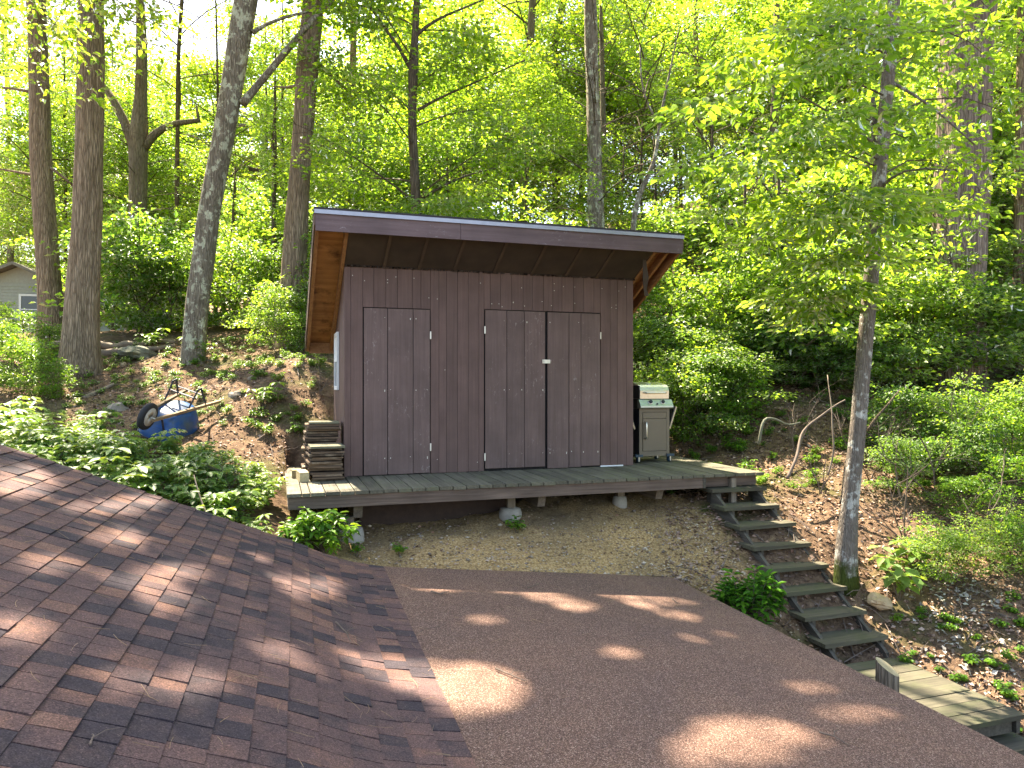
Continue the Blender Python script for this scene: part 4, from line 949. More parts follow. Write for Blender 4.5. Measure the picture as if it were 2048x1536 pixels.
T('great_oak', [(1880, 900, 46), (1878, 760, 44), (1882, 560, 40), (1890, 300, 36)], 14.3, 'sunlit pale trunk standing just behind the massive one', M['b_pale'], topz=14, flare=.15, n=18, crowns=[('canopyB', 12, .8, 5)], seed=13)
T('slim_tree', [(2040, 760, 20), (2036, 560, 18), (2040, 300, 17), (2044, 0, 16)], 14.5, 'grey-brown trunk cut by the right edge of the photo', M['b_oak'], topz=12, n=14, crowns=[('canopyB', 8, .8, 2)], seed=14)
T('slim_tree', [(2014, 760, 9), (2008, 560, 8), (2005, 400, 8)], 16, 'thin trunk right of the massive furrowed one', M['b_dark'], topz=9, n=10, crowns=[('underA', 5.5, .8, 2)], seed=15)
T('slim_tree', [(545, 690, 10), (547, 500, 9), (549, 300, 8)], 17, 'slim grey stem between the leaning tree and the furrowed trunk', M['b_dark'], topz=9, n=10, crowns=[('underB', 5.0, .8, 2.5)], seed=16)

# near foliage of the sapling: long drooping sprays with big leaves, from its own branches
def near_sprays(root, base_list, leaf, per, spread, m_, rg, bm):
    mb = MB(); cs = []; ds = []
    for (a, b_) in base_list:
        a, b_ = Vector(a), Vector(b_); L = (b_ - a).length; mid = a.lerp(b_, .5) + Vector((0, 0, .10 * L)); pts = [a, a.lerp(mid, .5) + Vector((0, 0, .03 * L)), mid, mid.lerp(b_, .5) + Vector((0, 0, .02 * L)), b_]
        mb.tube(pts, [.012, .009, .007, .005, .002], 5, False); dd = (b_ - a).normalized()
        for q in range(7):
            t_ = .22 + .78 * q / 6; o_ = a.lerp(b_, t_) + Vector((0, 0, .10 * L * 4 * t_ * (1 - t_)))
            sdv = dd.cross(Vector((0, 0, 1))).normalized() * (1 if q % 2 else -1); l2 = L * .32 * (1.2 - t_ * .7)
            e_ = o_ + (dd * .7 + sdv).normalized() * l2 - Vector((0, 0, .12 * l2)); mb.tube([o_, o_.lerp(e_, .5) + Vector((0, 0, .02)), e_], [.004, .003, .0015], 3, False)
            for u_ in (.35, .7, 1.0): cs.append(tuple(o_.lerp(e_, u_))); ds.append(tuple((e_ - o_).normalized()))
    V, Fc = spray_leaves(cs, ds, per, spread, leaf, rg, flat=.2, droop=.35, fine=True, wr=.52)
    part('branches', mb.vf(), bm, root); part('crown', (V, Fc), m_, root)
sap = [o for o in bpy.data.objects if o.name.startswith('sapling_tree')][0]
bl_ = []
rs = random.Random(5)
targets = [(1400, 210, 6.4), (1470, 120, 6.6), (1560, 70, 6.8), (1380, 330, 7.0), (1500, 330, 6.6), (1600, 260, 6.4), (1530, 470, 6.8), (1620, 430, 6.4), (1640, 520, 6.8), (1560, 590, 7.2), (1680, 350, 6.3), (1850, 330, 6.4), (1960, 380, 6.6),
           (1880, 180, 6.6), (1980, 120, 6.8), (2060, 260, 6.4), (1700, 560, 6.9), (1900, 470, 6.7), (1640, 130, 6.5), (1840, 60, 6.8), (1450, 420, 7.2), (1720, 460, 6.5), (1810, 420, 6.8), (1990, 30, 6.8), (1700, 20, 6.7), (1610, 620, 7.2)]
for (x_, y_, d_) in targets:
    if 1640 < x_ < 1870 and (x_, y_) != (1720, 460): d_ = 8.9
    if x_ > 1870: d_ = 9.3
    yb = min(600, max(-30, y_ + rs.uniform(-60, 10))); xb = float(np.interp(yb, [-40, 20, 170, 300, 430, 600], [1790, 1788, 1775, 1763, 1752, 1740]))
    bl_.append((P(xb, yb, 7.6), P(x_, y_, d_)))
near_sprays(sap, bl_, .105, 19, .14, M['l_under'], np.random.default_rng(77), M['b_dark'])

oakB = [o for o in bpy.data.objects if o.get('label', '').startswith('thick straight tree')][0]
near_sprays(oakB, [(P(184, -60, 12), P(90, 40, 9.6)), (P(184, -40, 12), P(30, 70, 9.8)), (P(183, -10, 12), P(60, 150, 9.7)), (P(183, 20, 12), P(140, 160, 9.9)), (P(184, -30, 12), P(250, 60, 10.2)), (P(184, 0, 12), P(-20, 20, 9.6)), (P(184, 10, 12), P(300, 20, 10.4))],
            .11, 9, .15, M['l_canopy'], np.random.default_rng(78), M['b_dark'])
# ------------------------------------------------------------------ forest fill: understory trees
stem_me = mesh('stem', *trunk_vf([(0, 0, -.3), (.05, .03, 1.2), (-.03, .06, 2.6), (.02, 0, 4.4)], [.055, .045, .035, .018], 8, .03, 5, .2, .3, 3), M['b_dark'], True)
def under_tree(px, d, key, s, label, group, h=None):
    p = P(px, 764, d); z = g1(p.x, p.y); root = thing('understory_tree', (p.x, p.y, z), label, 'tree', group)
    link('trunk', stem_me, root, (0, 0, 0), (0, 0, R.uniform(0, 6)), (s * 1.1, s * 1.1, s * (h or 1.0)))
    rz = R.uniform(0, 6.28)
    put_crown(root, key, Vector((p.x, p.y, z + (.9 if h is None else h * 1.2) * s)), rz, s * R.uniform(.85, 1.15), R.uniform(.85, 1.1))
    return root
G1 = 'leafy trees filling the wood behind'
def rowset(n, x0, x1, d0, d1, keys, s0, s1, lab, seed, skip=None, h=None):
    rr_ = random.Random(seed)
    for k in range(n):
        px = x0 + (x1 - x0) * (k + rr_.random()) / n; d = rr_.uniform(d0, d1)
        if skip and skip(px, d): continue
        under_tree(px, d, rr_.choice(keys), rr_.uniform(s0, s1), uniq(lab, px), G1, h)
# left side: beyond the bare trunks; the sky shows through between them
rowset(10, -60, 620, 17, 24, ['underA', 'underC', 'underB'], .8, 1.0, 'leafy small tree', 21, lambda px, d: px < 390)
rowset(9, -80, 640, 31, 38, ['underA', 'underB'], 1.1, 1.5, 'distant leafy tree', 22)
rowset(10, 620, 1320, 15.5, 19.5, ['underC', 'underA', 'underB'], .8, 1.05, 'leafy small tree behind the shed', 23)
rowset(11, 600, 1350, 21, 30, ['underA', 'underB'], 1.1, 1.5, 'distant leafy tree', 24)
rowset(11, 1280, 2120, 14.5, 19, ['underB', 'underA', 'underC'], .8, 1.1, 'leafy small tree on the hillside', 25)
rowset(11, 1300, 2150, 21, 30, ['underA', 'underB'], 1.1, 1.5, 'distant leafy tree up the hillside', 26)
rowset(20, -150, 2200, 36, 56, ['canopyA', 'canopyB', 'canopyA'], .9, 1.4, 'farthest tall tree', 27, h=2.0)
rowset(9, -60, 640, 20, 27, ['underA', 'underB'], .9, 1.2, 'high leafy crown', 61, None, 2.2)
rowset(3, -60, 560, 27, 34, ['canopyA', 'canopyB'], .8, 1.1, 'distant high crown', 62, None, 3.0)
rowset(12, 150, 2150, 23, 34, ['canopyA', 'canopyB'], .8, 1.05, 'high bright crown in the middle distance', 63, None, 2.6)
# tall trees farther in, mostly their boughs show
rr_ = random.Random(31)
for k, (px, d) in enumerate([(360, 21), (700, 19), (930, 24), (1120, 27), (1400, 22), (1540, 18), (1660, 26), (1800, 20), (20, 30), (2080, 22)]):
    wpx = rr_.uniform(9, 17); T('background_tree', [(px, 690, wpx * 1.2), (px + rr_.uniform(-8, 8), 400, wpx), (px + rr_.uniform(-14, 14), 100, wpx * .9), (px + rr_.uniform(-20, 20), -50, wpx * .8)], d, uniq('slim tall tree deep in the wood', px), [M['b_dark'], M['b_oak'], M['b_pale']][k % 3], topz=16 + d * .1,
      n=10, flare=.1, group='slim tall trees deep in the wood', crowns=[(('canopyA', 'canopyB')[k % 2], 9 + rr_.uniform(0, 2), rr_.uniform(.7, .9), rr_.uniform(0, 6))] if k % 3 == 0 else (), seed=40 + k)

# ------------------------------------------------------------------ shrubs
def shrub(px, d, key, s, label, group=None, dz=0):
    p = P(px, 764, d); z = g1(p.x, p.y); root = thing('shrub', (p.x, p.y, z), label, 'shrub', group)
    put_crown(root, key, Vector((p.x, p.y, z + dz)), R.uniform(0, 6.28), s, R.uniform(.85, 1.2)); return root
def shrubs(n, x0, x1, d0, d1, keys, s0, s1, lab, grp, seed):
    rr_ = random.Random(seed)
    for k in range(n):
        px = x0 + (x1 - x0) * (k + rr_.random()) / n; shrub(px, rr_.uniform(d0, d1), rr_.choice(keys), rr_.uniform(s0, s1), uniq(lab, px), grp)
shrubs(9, 1290, 1600, 11.6, 14, ['shrubA', 'shrubB', 'shrubA'], .9, 1.5, 'green shrub on the bank beyond the grill', 'shrubs behind the grill', 1)
shrubs(12, 1480, 2080, 12.3, 14.5, ['shrubA', 'shrubB'], 1.1, 1.7, 'bright shrub on the hillside', 'shrubs on the hillside', 2)
shrubs(6, 1800, 2090, 9.0, 10.8, ['shrubA', 'shrubB', 'shrubC'], .6, .85, 'shrub among bare twigs', 'shrubs right of the young tree', 3)
shrubs(4, 1860, 2090, 7.4, 8.4, ['shrubC', 'shrubA'], .32, .45, 'low fresh green shrub on the leaf litter', 'low shrubs at the right edge', 4)
shrubs(8, 200, 560, 14.5, 17, ['shrubB', 'shrubA'], 1.1, 1.7, 'dark shrub beyond the bank', 'shrubs behind the left trunks', 5)
shrubs(7, -40, 120, 10.2, 13.0, ['shrubA', 'shrubC'], .4, .75, 'yellow-green shrub', 'shrubs at the left edge', 6)
shrubs(5, 540, 680, 12, 14.5, ['shrubA', 'shrubC'], .5, .9, 'small shrub on the bank', 'shrubs on the bank left of the shed', 7)
shrubs(5, 700, 1250, 13, 15.5, ['shrubA', 'shrubB'], 1.5, 2.0, 'tall shrub directly behind the shed', 'shrubs directly behind the shed', 8)

shrubs(5, 1300, 1480, 10.9, 12.2, ['shrubA', 'shrubC', 'shrubA'], .65, .95, 'light green shrub just behind the grill', 'light shrubs by the grill', 11)
shrubs(7, 1500, 1760, 12.2, 13.6, ['shrubA', 'shrubB'], .8, 1.1, 'low bright shrub over the brown slope', 'low shrubs over the brown slope', 12)
shrubs(6, 1790, 2090, 8.2, 9.4, ['shrubB', 'shrubC'], .42, .6, 'small loose shrub on the right slope', 'small shrubs on the right slope', 13)
shrubs(9, 1300, 2100, 15, 19, ['shrubA', 'shrubB'], 1.6, 2.2, 'tall shrub up the hillside', 'tall shrubs up the hillside', 9)
shrubs(6, 150, 640, 18, 22, ['shrubA', 'shrubB'], 1.6, 2.2, 'tall shrub beyond the dirt bank', 'tall shrubs beyond the bank', 10)
# herb plants
def herb_mesh(seed, n, h, leaf, whorl, m_, wr=.6):
    rd = random.Random(seed); mb = MB(); c = []; d = []; nm = []; sz = []
    for k in range(n):
        a = rd.uniform(0, 6.28); q = rd.uniform(0, .01) * (n > 1); o_ = Vector((math.cos(a) * q * 2, math.sin(a) * q * 2, -.03)); hh = h * rd.uniform(.6, 1.15)
        t_ = o_ + Vector((math.cos(a) * hh * .3, math.sin(a) * hh * .5, hh)); md = o_.lerp(t_, .55) + Vector((0, 0, .08 * hh)); mb.tube([o_, md, t_], [.004, .003, .002], 3, False)
        for lv, (pt, f) in enumerate(((md, .8), (t_, 1.0), (o_.lerp(t_, .8), .9))):
            for j in range(whorl):
                aa = a + lv + 6.28 * j / whorl + rd.uniform(-.3, .3)
                c.append(tuple(pt + Vector((math.cos(aa), math.sin(aa), 0)) * leaf * .15)); d.append((math.cos(aa), math.sin(aa), rd.uniform(-.45, .15))); nm.append((rd.uniform(-.25, .25), rd.uniform(-.25, .25), 1)); sz.append(leaf * f * rd.uniform(.7, 1.15))
    V, Fc = leaves(np.array(c), np.array(d), np.array(nm, float), np.array(sz), wr, True, .10)
    return mesh('stems', *mb.vf(), M['twig']), mesh('leaves', V, Fc, m_), (V, Fc), mb.vf()
HB = [herb_mesh(1, 6, .32, .105, 5, M['l_herb']), herb_mesh(2, 7, .27, .085, 6, M['l_herb'], .5), herb_mesh(3, 5, .26, .10, 4, M['l_fresh']), herb_mesh(4, 5, .36, .12, 4, M['l_herb'])]
def herb(px, py, d, k, s, label, name='wild_plant', group=None, wpos=None):
    p = (P(px, py, d) if py == 764 else GP(px, py)) if wpos is None else Vector(wpos); z = g1(p.x, p.y); root = thing(name, (p.x, p.y, z), label, 'plant', group)
    rz = R.uniform(0, 6.28); link('stems', HB[k][0], root, (0, 0, 0), (0, 0, rz), (s,) * 3); link('foliage', HB[k][1], root, (0, 0, 0), (0, 0, rz), (s,) * 3); return root
rr_ = random.Random(8)
for k in range(46):                                       # the bed of broad-leaved weeds between the roof and the bank
    d = rr_.uniform(6.6, 9.3); px = rr_.uniform(20, 570); 
    if d > 8.0 and px > 230: d = rr_.uniform(6.7, 7.7)
    if px > 535 or (250 < px < 410 and d > 7.4): continue
    herb(px, 764, d, rr_.choice((0, 1, 3, 0)), rr_.uniform(.8, 1.2), 'broad-leaved weed in the green bed beyond the shingled slope', group='weeds beyond the shingled slope')
for k in range(10): herb(rr_.uniform(0, 90), 764, rr_.uniform(7.0, 9.5), rr_.choice((0, 3)), rr_.uniform(.9, 1.15), 'tall leafy weed at the left edge above the shingles', group='tall weeds at the left edge')
# mass of smaller ground cover
def scatter(n, fn, seed, sets, name, label, m_, srange=(.5, 1.0), cat='undergrowth'):
    rd = np.random.default_rng(seed); Vs = []; Fs = []; off = 0; k = 0
    while k < n:
        q = fn(rd)
        if q is None: continue
        k += 1
        V, Fc = sets[rd.integers(len(sets))]; s = rd.uniform(*srange); a = rd.uniform(0, 6.28); ca, sa = math.cos(a), math.sin(a)
        W = np.stack([(V[:, 0] * ca - V[:, 1] * sa) * s + q[0], (V[:, 0] * sa + V[:, 1] * ca) * s + q[1], V[:, 2] * s], 1); W[:, 2] += g1(q[0], q[1])
        Vs.append(W); Fs.append(Fc + off); off += len(W)
    o = link(name, mesh(name, np.concatenate(Vs), np.concatenate(Fs), m_)); tag(o, label, cat, kind='stuff'); return o
H_ = [h[2] for h in HB]
def reg(px0, px1, d0, d1):
    def f(rd):
        p = P(rd.uniform(px0, px1), 764, rd.uniform(d0, d1)); return (p.x, p.y)
    return f
scatter(190, reg(-20, 540, 6.6, 8.4), 3, H_[:3], 'ground_cover', 'dense green weeds covering the slope left of the deck', M['l_herb'], (.5, .95))
scatter(420, reg(60, 650, 9.3, 14), 4, H_[1:3], 'ground_cover', 'scattered small plants on the dirt bank left of the shed', M['l_fresh'], (.16, .6))
scatter(260, reg(1340, 2060, 9.0, 14), 5, H_[1:3], 'ground_cover', 'scattered small plants on the right-hand slope', M['l_fresh'], (.3, .8))
scatter(60, reg(1790, 2080, 5.6, 7.2), 6, [H_[2]], 'ground_cover', 'small round-leaved seedlings beside the landing', M['l_fresh'], (.25, .5))

# particular plants
herb(1035, 1065, 7.6, 2, .75, 'small seedling with five leaves below the middle footing', 'seedling')
herb(800, 1110, 6.75, 2, .55, 'tiny green tuft at the far edge of the flat roof', 'seedling')
herb(712, 1110, 6.7, 2, .55, 'feathery green tuft beside the left footing', 'seedling')
herb(525, 815, 10.0, 1, 1.3, 'fern-like plant on the bank just left of the board stacks', 'fern')
herb(400, 720, 12.4, 1, 1.5, 'leafy plant at the foot of the leaning tree', 'wild_plant')
herb(300, 700, 13, 1, 1.5, 'leafy plant between the thick trunk and the leaning trunk', 'wild_plant')
herb(600, 905, 8.3, 2, .8, 'small weed sprouting behind the timber offcuts', 'wild_plant')
for k, (px, d) in enumerate(((1800, 7.4), (1850, 7.6))): herb(px, 764, d, 3, 1.35, ('lobed broad-leaved sapling behind the young tree foot', 'second lobed sapling to the right of the first')[k], 'broadleaf_sapling')
def bush(name, centre, r, n, leaf, m_, label, wr, seed, up=.5):
    rd = np.random.default_rng(seed); root = thing(name, centre, label, 'bush'); mb = MB(); cs = []; c = Vector(centre); rq = random.Random(seed)
    for k in range(n):
        a = rq.uniform(0, 6.28); q = math.sqrt(rq.random()) * r[0]; tp = c + Vector((math.cos(a) * q, math.sin(a) * q * .8, r[1] * rq.uniform(.35, 1.0) * (1 - .4 * (q / r[0]) ** 2)))
        st = c + Vector((math.cos(a) * .004, math.sin(a) * .004, -.05)); mb.tube([st, st.lerp(tp, .5) + Vector((0, 0, .05)), tp], [.006, .005, .003], 4, False)
        for j in range(9):
            aa = j * 2.4 + a; f = j / 9; el_ = up + .5 * (1 - f) * -1 + .3
            cs.append((*(tp - Vector((0, 0, f * .05 - .02))), math.cos(aa), math.sin(aa), up - f * .9))
    A = np.array(cs); V, Fc = leaves(A[:, :3] + A[:, 3:] * .01, A[:, 3:] + rd.normal(0, .15, (len(A), 3)), np.tile([0, 0, 1.0], (len(A), 1)) + rd.normal(0, .2, (len(A), 3)) - A[:, 3:] * .4, leaf * rd.uniform(.65, 1.15, len(A)), wr, True, .12)
    part('stems', mb.vf(), M['twig'], root); part('foliage', (V, Fc), m_, root); return root
q = P(1512, 1200, 6.55); q.z = g1(q.x, q.y) 
bush('rhododendron', (3.52, -2.72, g1(3.52, -2.72) - .02), (.30, .60), 90, .10, M['l_waxy'], 'glossy bright green bush between the flat roof and the stairs', .42, 5)
bush('leafy_bush', (-.38, -1.30, g1(-.38, -1.30)), (.36, .42), 70, .085, M['l_fresh'], 'bright green bush under the left corner of the deck', .55, 6, up=.1)

# ------------------------------------------------------------------ litter, pebbles, twigs, rocks
def litter(n, fn, seed, name, label, m_, s0, s1, lift=.015, tilt=.45):
    rd = np.random.default_rng(seed); pts = np.array([fn(rd) for _ in range(n)]); z = gz(pts[:, 0], pts[:, 1])
    nz_ = np.array([.05 * noise.noise(Vector((a, b_, 0)) * 1.3) + .035 * noise.noise(Vector((a, b_, 0)) * 4.1) + .018 * noise.noise(Vector((a, b_, 0)) * 11) for a, b_ in pts])
    c = np.stack([pts[:, 0], pts[:, 1], z + nz_ + rd.uniform(.0, lift, n)], 1); d = rd.normal(0, 1, (n, 3)) * np.array([1, 1, .25]); nm = rd.normal(0, tilt, (n, 3)) + np.array([0, 0, 1.0])
    V, Fc = leaves(c, d, nm, rd.uniform(s0, s1, n), .6, False, .1)
    o = link(name, mesh(name, V, Fc, m_)); tag(o, label, 'leaf litter', kind='stuff')
litter(19000, reg(1330, 2100, 5.8, 13), 12, 'leaf_litter', 'brown dead leaves covering the slope around the stairs', M['litter'], .025, .07)
litter(9000, reg(-40, 680, 8.4, 14), 13, 'leaf_litter', 'brown dead leaves on the slope left of the shed', M['litter'], .022, .06)
litter(1600, lambda rd: (rd.uniform(.0, 4.2), rd.uniform(-2.2, .2)), 14, 'leaf_litter', 'few dead leaves lying on the bank under the deck', M['litter'], .02, .05)
litter(300, lambda rd: (5.35 + rd.normal(0, .28), -3.3 + rd.normal(0, .35)), 15, 'bleached_leaves', 'bleached grey leaves and wood chips beside the landing', M['litter_pale'], .03, .07, .04, .6)
litter(160, lambda rd: (5.9 + rd.normal(0, .18), -3.0 + rd.normal(0, .2)), 16, 'bleached_leaves', 'patch of bleached leaves at the right edge', M['litter_pale'], .03, .07, .04, .6)
rd = np.random.default_rng(5); OV = np.array([(1, 0, 0), (-1, 0, 0), (0, 1, 0), (0, -1, 0), (0, 0, 1), (0, 0, -1)], float); OF = np.array([(0, 2, 4), (2, 1, 4), (1, 3, 4), (3, 0, 4), (2, 0, 5), (1, 2, 5), (3, 1, 5), (0, 3, 5)])
Vs = []; Fs = []
for k in range(3600):
    x_, y_ = rd.uniform(-.1, 4.0), -2.25 + abs(rd.normal(0, .75)); r_ = rd.uniform(.004, .014) if rd.random() < .93 else rd.uniform(.015, .028)
    if k > 2900: x_, y_ = rd.uniform(2.7, 4.1), rd.uniform(-3.1, -1.2)
    z_ = g1(x_, y_) + .05 * noise.noise(Vector((x_, y_, 0)) * 1.3) + .035 * noise.noise(Vector((x_, y_, 0)) * 4.1) + .018 * noise.noise(Vector((x_, y_, 0)) * 11)
    W = OV * r_ * rd.uniform(.6, 1.3, (6, 1)) * np.array([1, 1, .6]); Vs.append(W + np.array([x_, y_, z_ + r_ * .2])); Fs.append(OF + 6 * k)
o = link('pebbles', mesh('pebbles', np.concatenate(Vs), np.concatenate(Fs), M['pebble'])); tag(o, 'small pale stones in the bare yellow bank under the deck', 'gravel', kind='stuff')
def rock(px, py, d, sx, sy, sz, m_, label, seed, wpos=None, name='rock'):
    p = GP(px, py) if wpos is None else Vector(wpos); z = g1(p.x, p.y); V = []; Fc = []; nl, nc = 9, 14
    for i in range(nl + 1):
        th = math.pi * i / nl
        for j in range(nc):
            a = 2 * math.pi * j / nc; v = Vector((math.sin(th) * math.cos(a), math.sin(th) * math.sin(a), math.cos(th)))
            f = 1 + .45 * noise.noise(v * 1.3 + Vector((seed * 3, 0, 0))) + .18 * noise.noise(v * 3.5 + Vector((seed, 5, 0))); V.append(Vector((v.x * sx, v.y * sy, v.z * sz)) * f)
    for i in range(nl):
        for j in range(nc): Fc.append((i * nc + j, (i + 1) * nc + j, (i + 1) * nc + (j + 1) % nc, i * nc + (j + 1) % nc))
    o = link(name, mesh(name, V, Fc, m_), None, (p.x, p.y, z + sz * .2), (0, 0, seed)); tag(o, label, 'rock'); return o
rock(0, 0, 0, .15, .11, .07, M['rock_tan'], 'flat tan rock on the leaf litter right of the stairs', 1, GP(1758, 1205))
rock(270, 712, 13, .42, .3, .14, M['mossrock'], 'large flat mossy stone between the thick trunk and the leaning tree', 2)
rock(472, 795, 10.6, .11, .08, .08, M['stone'], 'pale stone on the dirt bank above the fern', 3)
rock(235, 822, 9.9, .16, .13, .10, M['stone'], 'grey stone beside the wheel of the blue wheelbarrow', 4)
rock(246, 730, 12.6, .07, .06, .05, M['rock_tan'], 'small yellow stone below the large mossy one', 5)
rock(1290, 1262, 6, .05, .04, .03, M['rock_tan'], 'small tan stone under the fourth lowest tread', 6, (4.45, -2.85, 0))
rock(1425, 842, 10.9, .22, .16, .13, M['rock_tan'], 'mossy tan boulder on the slope behind the grill', 7)
def stick(pts, r, label, name='fallen_branch', cat='branch', group=None, m_='deadwood'):
    W = [P(*p) for p in pts]
    rj = random.Random(len(label) * 7 + int(pts[0][0])); W2 = []
    for a, b_ in zip(W[:-1], W[1:]):
        n_ = max(2, int((b_ - a).length / .12))
        for q in range(n_): W2.append(a.lerp(b_, q / n_) + Vector([rj.uniform(-1, 1) * r * .9 for _ in range(3)]))
    W2.append(W[-1]); W = W2
    W = [Vector((p.x, p.y, max(p.z, g1(p.x, p.y) + r * .5))) for p in W]; root = thing(name, W[0], label, cat, group)
    part('stem', trunk_vf(W, [r * (1 - .55 * i / (len(W) - 1)) for i in range(len(W))], 8, .06, 5, 0, .08, len(label)), M[m_], root, True); return root
stick([(170, 815, 10.6), (195, 790, 10.9), (228, 768, 11.2)], .05, 'thick fallen branch on the dirt above the grey stone')
stick([(500, 790, 10.6), (515, 780, 10.7), (530, 768, 10.9)], .035, 'short broken branch on the bank below the furrowed trunk')
stick([(590, 730, 11), (595, 745, 10.8), (598, 770, 10.6)], .018, 'curved grey root on the bank left of the shed')
stick([(1574, 960, 8.6), (1590, 925, 8.7), (1602, 880, 8.9), (1604, 862, 9.0), (1640, 830, 9.1), (1690, 800, 9.3)], .021, 'crooked grey stem rising from the litter left of the young tree', m_='twig')
stick([(1520, 890, 10), (1522, 850, 10), (1528, 832, 10.1), (1560, 838, 10.2), (1570, 855, 10.2), (1600, 845, 10.3)], .022, 'looping mossy branch on the slope behind the stairs', m_='mossrock')
stick([(1655, 950, 8.6), (1668, 900, 8.6), (1664, 820, 8.7), (1655, 750, 8.9)], .012, 'thin bare upright stem just left of the young tree')
stick([(1735, 860, 8.9), (1760, 825, 8.9), (1800, 780, 9.1)], .018, 'bare branch slanting up right of the young tree', m_='b_dark')
stick([(1680, 1010, 8.4), (1690, 930, 8.5), (1700, 890, 8.6)], .02, 'dark bare stem behind the young tree trunk', m_='b_dark')
stick([(1800, 1000, 8.8), (1790, 930, 8.8), (1795, 880, 8.9)], .014, 'bare twig stem between the lobed sapling and the great oak')
stick([(425, 1050, 6.6), (405, 1010, 6.7), (388, 950, 6.9)], .010, 'bare dead twig sticking out of the weeds by the shingles')
stick([(100, 690, 13), (150, 700, 13), (250, 690, 13.3), (350, 690, 13.6)], .10, 'long horizontal log lying behind the left trunks', 'fallen_log', 'log')
stick([(200, 712, 12.9), (300, 706, 13.1), (350, 704, 13.3)], .08, 'lower of the two logs behind the left trunks', 'fallen_log', 'log')
def dead_brush(px, py, s, label, seed):
    p = GP(px, py); z = g1(p.x, p.y); root = thing('dead_brush', (p.x, p.y, z), label, 'bare bush'); rq = random.Random(seed); mb = MB(); o_ = Vector((p.x, p.y, z - .03))
    def grow(a, d, L, r, lv):
        pts_ = [a]; dd = d.copy()
        for q in range(4): dd = (dd + Vector([rq.uniform(-.22, .22) for _ in range(3)])).normalized(); pts_.append(pts_[-1] + dd * L / 4)
        mb.tube(pts_, [r, r * .85, r * .7, r * .55, r * .35], 5, False)
        if lv < 3:
            for q in range(rq.choice((2, 3))): grow(pts_[rq.choice((1, 2, 3, 4))], (dd + Vector([rq.uniform(-.9, .9), rq.uniform(-.9, .9), rq.uniform(-.2, .5)])).normalized(), L * rq.uniform(.45, .7), r * .55, lv + 1)
    for k in range(rq.choice((2, 3))): grow(o_, Vector((rq.uniform(-.6, .6), rq.uniform(-.4, .4), 1)).normalized(), s * rq.uniform(.7, 1.1), .008 * s + .003, 0)
    part('branches', mb.vf(), M['twig'], root)
for k, (x_, y_, s_, l_) in enumerate([(1640, 985, .7, 'bare twiggy bush left of the young tree trunk'), (1810, 1080, .9, 'bare twiggy bush behind the lobed saplings'), (1880, 1010, 1.1, 'tall bare bush in front of the massive trunk'), (1960, 1100, .8, 'bare bush over leaf litter near the right edge'),
    (1330, 855, .6, 'bare pale twigs behind the grill'), (1590, 905, .8, 'bare bush on the slope behind the stairs'), (2030, 1010, 1.0, 'bare brush at the right edge of the photo'), (1740, 960, .8, 'bare forked twigs directly right of the young tree'), (470, 1010, .5, 'bare twigs among the weeds left of the deck'), (1300, 640, 1.2, 'tangle of dead twigs behind the right wall of the shed'), (640, 780, .5, 'bare twigs on the bank by the shed window')]): dead_brush(x_, y_, s_, l_, 60 + k)
rr_ = random.Random(4)
SV = MB()
for k in range(260):
    right = rr_.random() < .6; p = P(rr_.uniform(1380, 2070), 764, rr_.uniform(6, 12)) if right else P(rr_.uniform(0, 660), 764, rr_.uniform(8.5, 13)); a = rr_.uniform(0, 3.14); L = rr_.uniform(.12, .5)
    q = Vector((p.x + math.cos(a) * L, p.y + math.sin(a) * L, 0)); md = p.lerp(q, .5); pt = [Vector((v.x, v.y, g1(v.x, v.y) + h_)) for v, h_ in ((p, .02), (md, .05), (q, .035))]
    SV.tube(pt, [.006, .005, .003], 4, False)
tag(part('fallen_twigs', SV.vf(), M['twig']), 'thin twigs littering both slopes', 'twigs', kind='stuff')

# ------------------------------------------------------------------ cottage, utility pole, wires at the left
hp = P(80, 670, 28); hz = g1(hp.x, hp.y) - .2
cot = thing('cottage', (hp.x, hp.y, hz), 'grey clapboard cottage with white window trim behind the left trunks', 'house')
ORG[cot.name] = Vector((0, 0, 0)); cot.location = (hp.x, hp.y, hz); cot.rotation_euler = (0, 0, rad(-6))
M['clap'] = simple('grey_clapboard', (.33, .35, .30), .8, var=.1); M['shing'] = simple('grey_roof', (.20, .185, .16), .9)
L0, L1 = -2.2, 4.6
mb = MB().box(L0, L1, .06, 5, 0, 2.4); mb.add([(L0, .06, 2.4), (.6, .06, 2.4), (-.8, .06, 3.05), (L0, 5, 2.4), (.6, 5, 2.4), (-.8, 5, 3.05)], [(0, 1, 2), (5, 4, 3)])
wl = part('wall', mb.vf(), M['clap'], cot)
mb = MB()
for k in range(20): mb.hexa([Vector((L0, .03 - 0, k * .12)), Vector((L1, .03, k * .12)), Vector((L1, .055, k * .12)), Vector((L0, .055, k * .12))], [Vector((L0, .05, k * .12 + .118)), Vector((L1, .05, k * .12 + .118)), Vector((L1, .055, k * .12 + .118)), Vector((L0, .055, k * .12 + .118))])
part('clapboards', mb.vf(), M['clap'], wl, kind='stuff')
rfm = MB(); rfm.hexa([Vector((L0 - .3, -.4, 2.28)), Vector((-.8, -.4, 3.08)), Vector((-.8, 5.2, 3.08)), Vector((L0 - .3, 5.2, 2.28))], [Vector((L0 - .3, -.4, 2.4)), Vector((-.8, -.4, 3.2)), Vector((-.8, 5.2, 3.2)), Vector((L0 - .3, 5.2, 2.4))])
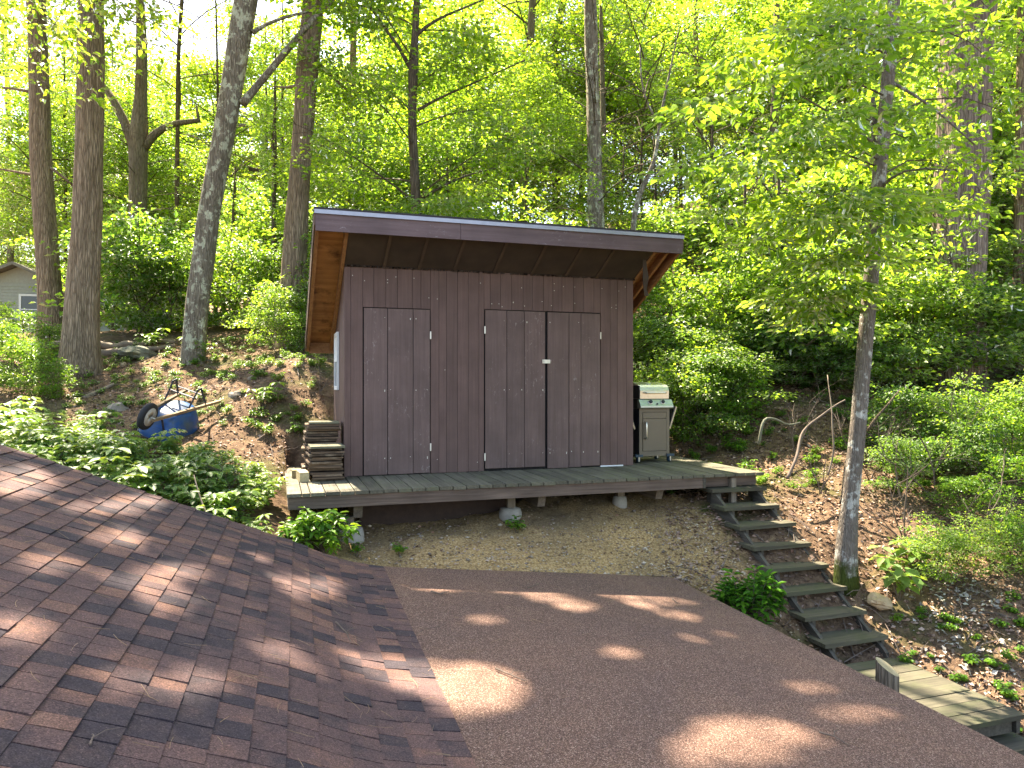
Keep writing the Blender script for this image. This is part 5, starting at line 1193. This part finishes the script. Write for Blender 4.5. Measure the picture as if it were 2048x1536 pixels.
rfm.hexa([Vector((-.797, -.4, 3.08)), Vector((.8, -.4, 2.30)), Vector((.8, 5.2, 2.30)), Vector((-.797, 5.2, 3.08))], [Vector((-.797, -.4, 3.2)), Vector((.8, -.4, 2.42)), Vector((.8, 5.2, 2.42)), Vector((-.797, 5.2, 3.2))])
rfm.hexa([Vector((.81, -.2, 2.40)), Vector((4.9, -.2, 2.40)), Vector((4.9, 2.5, 3.3)), Vector((.81, 2.5, 3.3))], [Vector((.81, -.2, 2.5)), Vector((4.9, -.2, 2.5)), Vector((4.9, 2.5, 3.4)), Vector((.81, 2.5, 3.4))])
part('roof', rfm.vf(), M['shing'], cot)
for xw in (-1.9, -.35, 1.2, 2.7):
    f_ = part('window', MB().box(xw - .38, xw - .3, -.02, .02, .8, 2.0).box(xw + .3, xw + .38, -.02, .02, .8, 2.0).box(xw - .299, xw + .299, -.02, .02, 1.92, 2.0).box(xw - .299, xw + .299, -.02, .02, .8, .88).box(xw - .299, xw + .299, -.015, .02, 1.38, 1.42).vf(), M['white'], cot)
    part('pane', MB().box(xw - .3, xw + .3, .005, .015, .88, 1.92).vf(), M['glass'], f_)
pp = P(548, 690, 24); pz0 = g1(pp.x, pp.y)
pole = thing('utility_pole', (pp.x, pp.y, pz0), 'grey utility pole glimpsed between the leaning tree and the furrowed trunk', 'pole')
part('shaft', tube([(pp.x, pp.y, pz0 - .3), (pp.x, pp.y, P(548, 250, 24).z)], [.13, .10], 12), M['b_pale'], pole, True)
zc = P(548, 343, 24).z; part('crossarm', B(pp.x - .8, pp.x + .8, pp.y - .05, pp.y + .05, zc - .05, zc + .05), M['b_dark'], pole)
for k, y_ in enumerate((263, 277)):
    a = Vector((pp.x, pp.y - .1, P(548, y_ + 8, 24).z)); e_ = P(-60, y_ - 6, 24); mid = a.lerp(e_, .5) - Vector((0, 0, .15))
    o = part('power_line', tube([a, mid, e_], .012, 5), M['black']); tag(o, ('upper thin black wire crossing the sky gap at the left', 'lower thin black wire crossing the sky gap at the left')[k], 'wire')
tris = sum(len(m_.loops) - 2 * len(m_.polygons) for m_ in bpy.data.meshes); print('TRIS', tris, 'OBJ', len(bpy.data.objects))
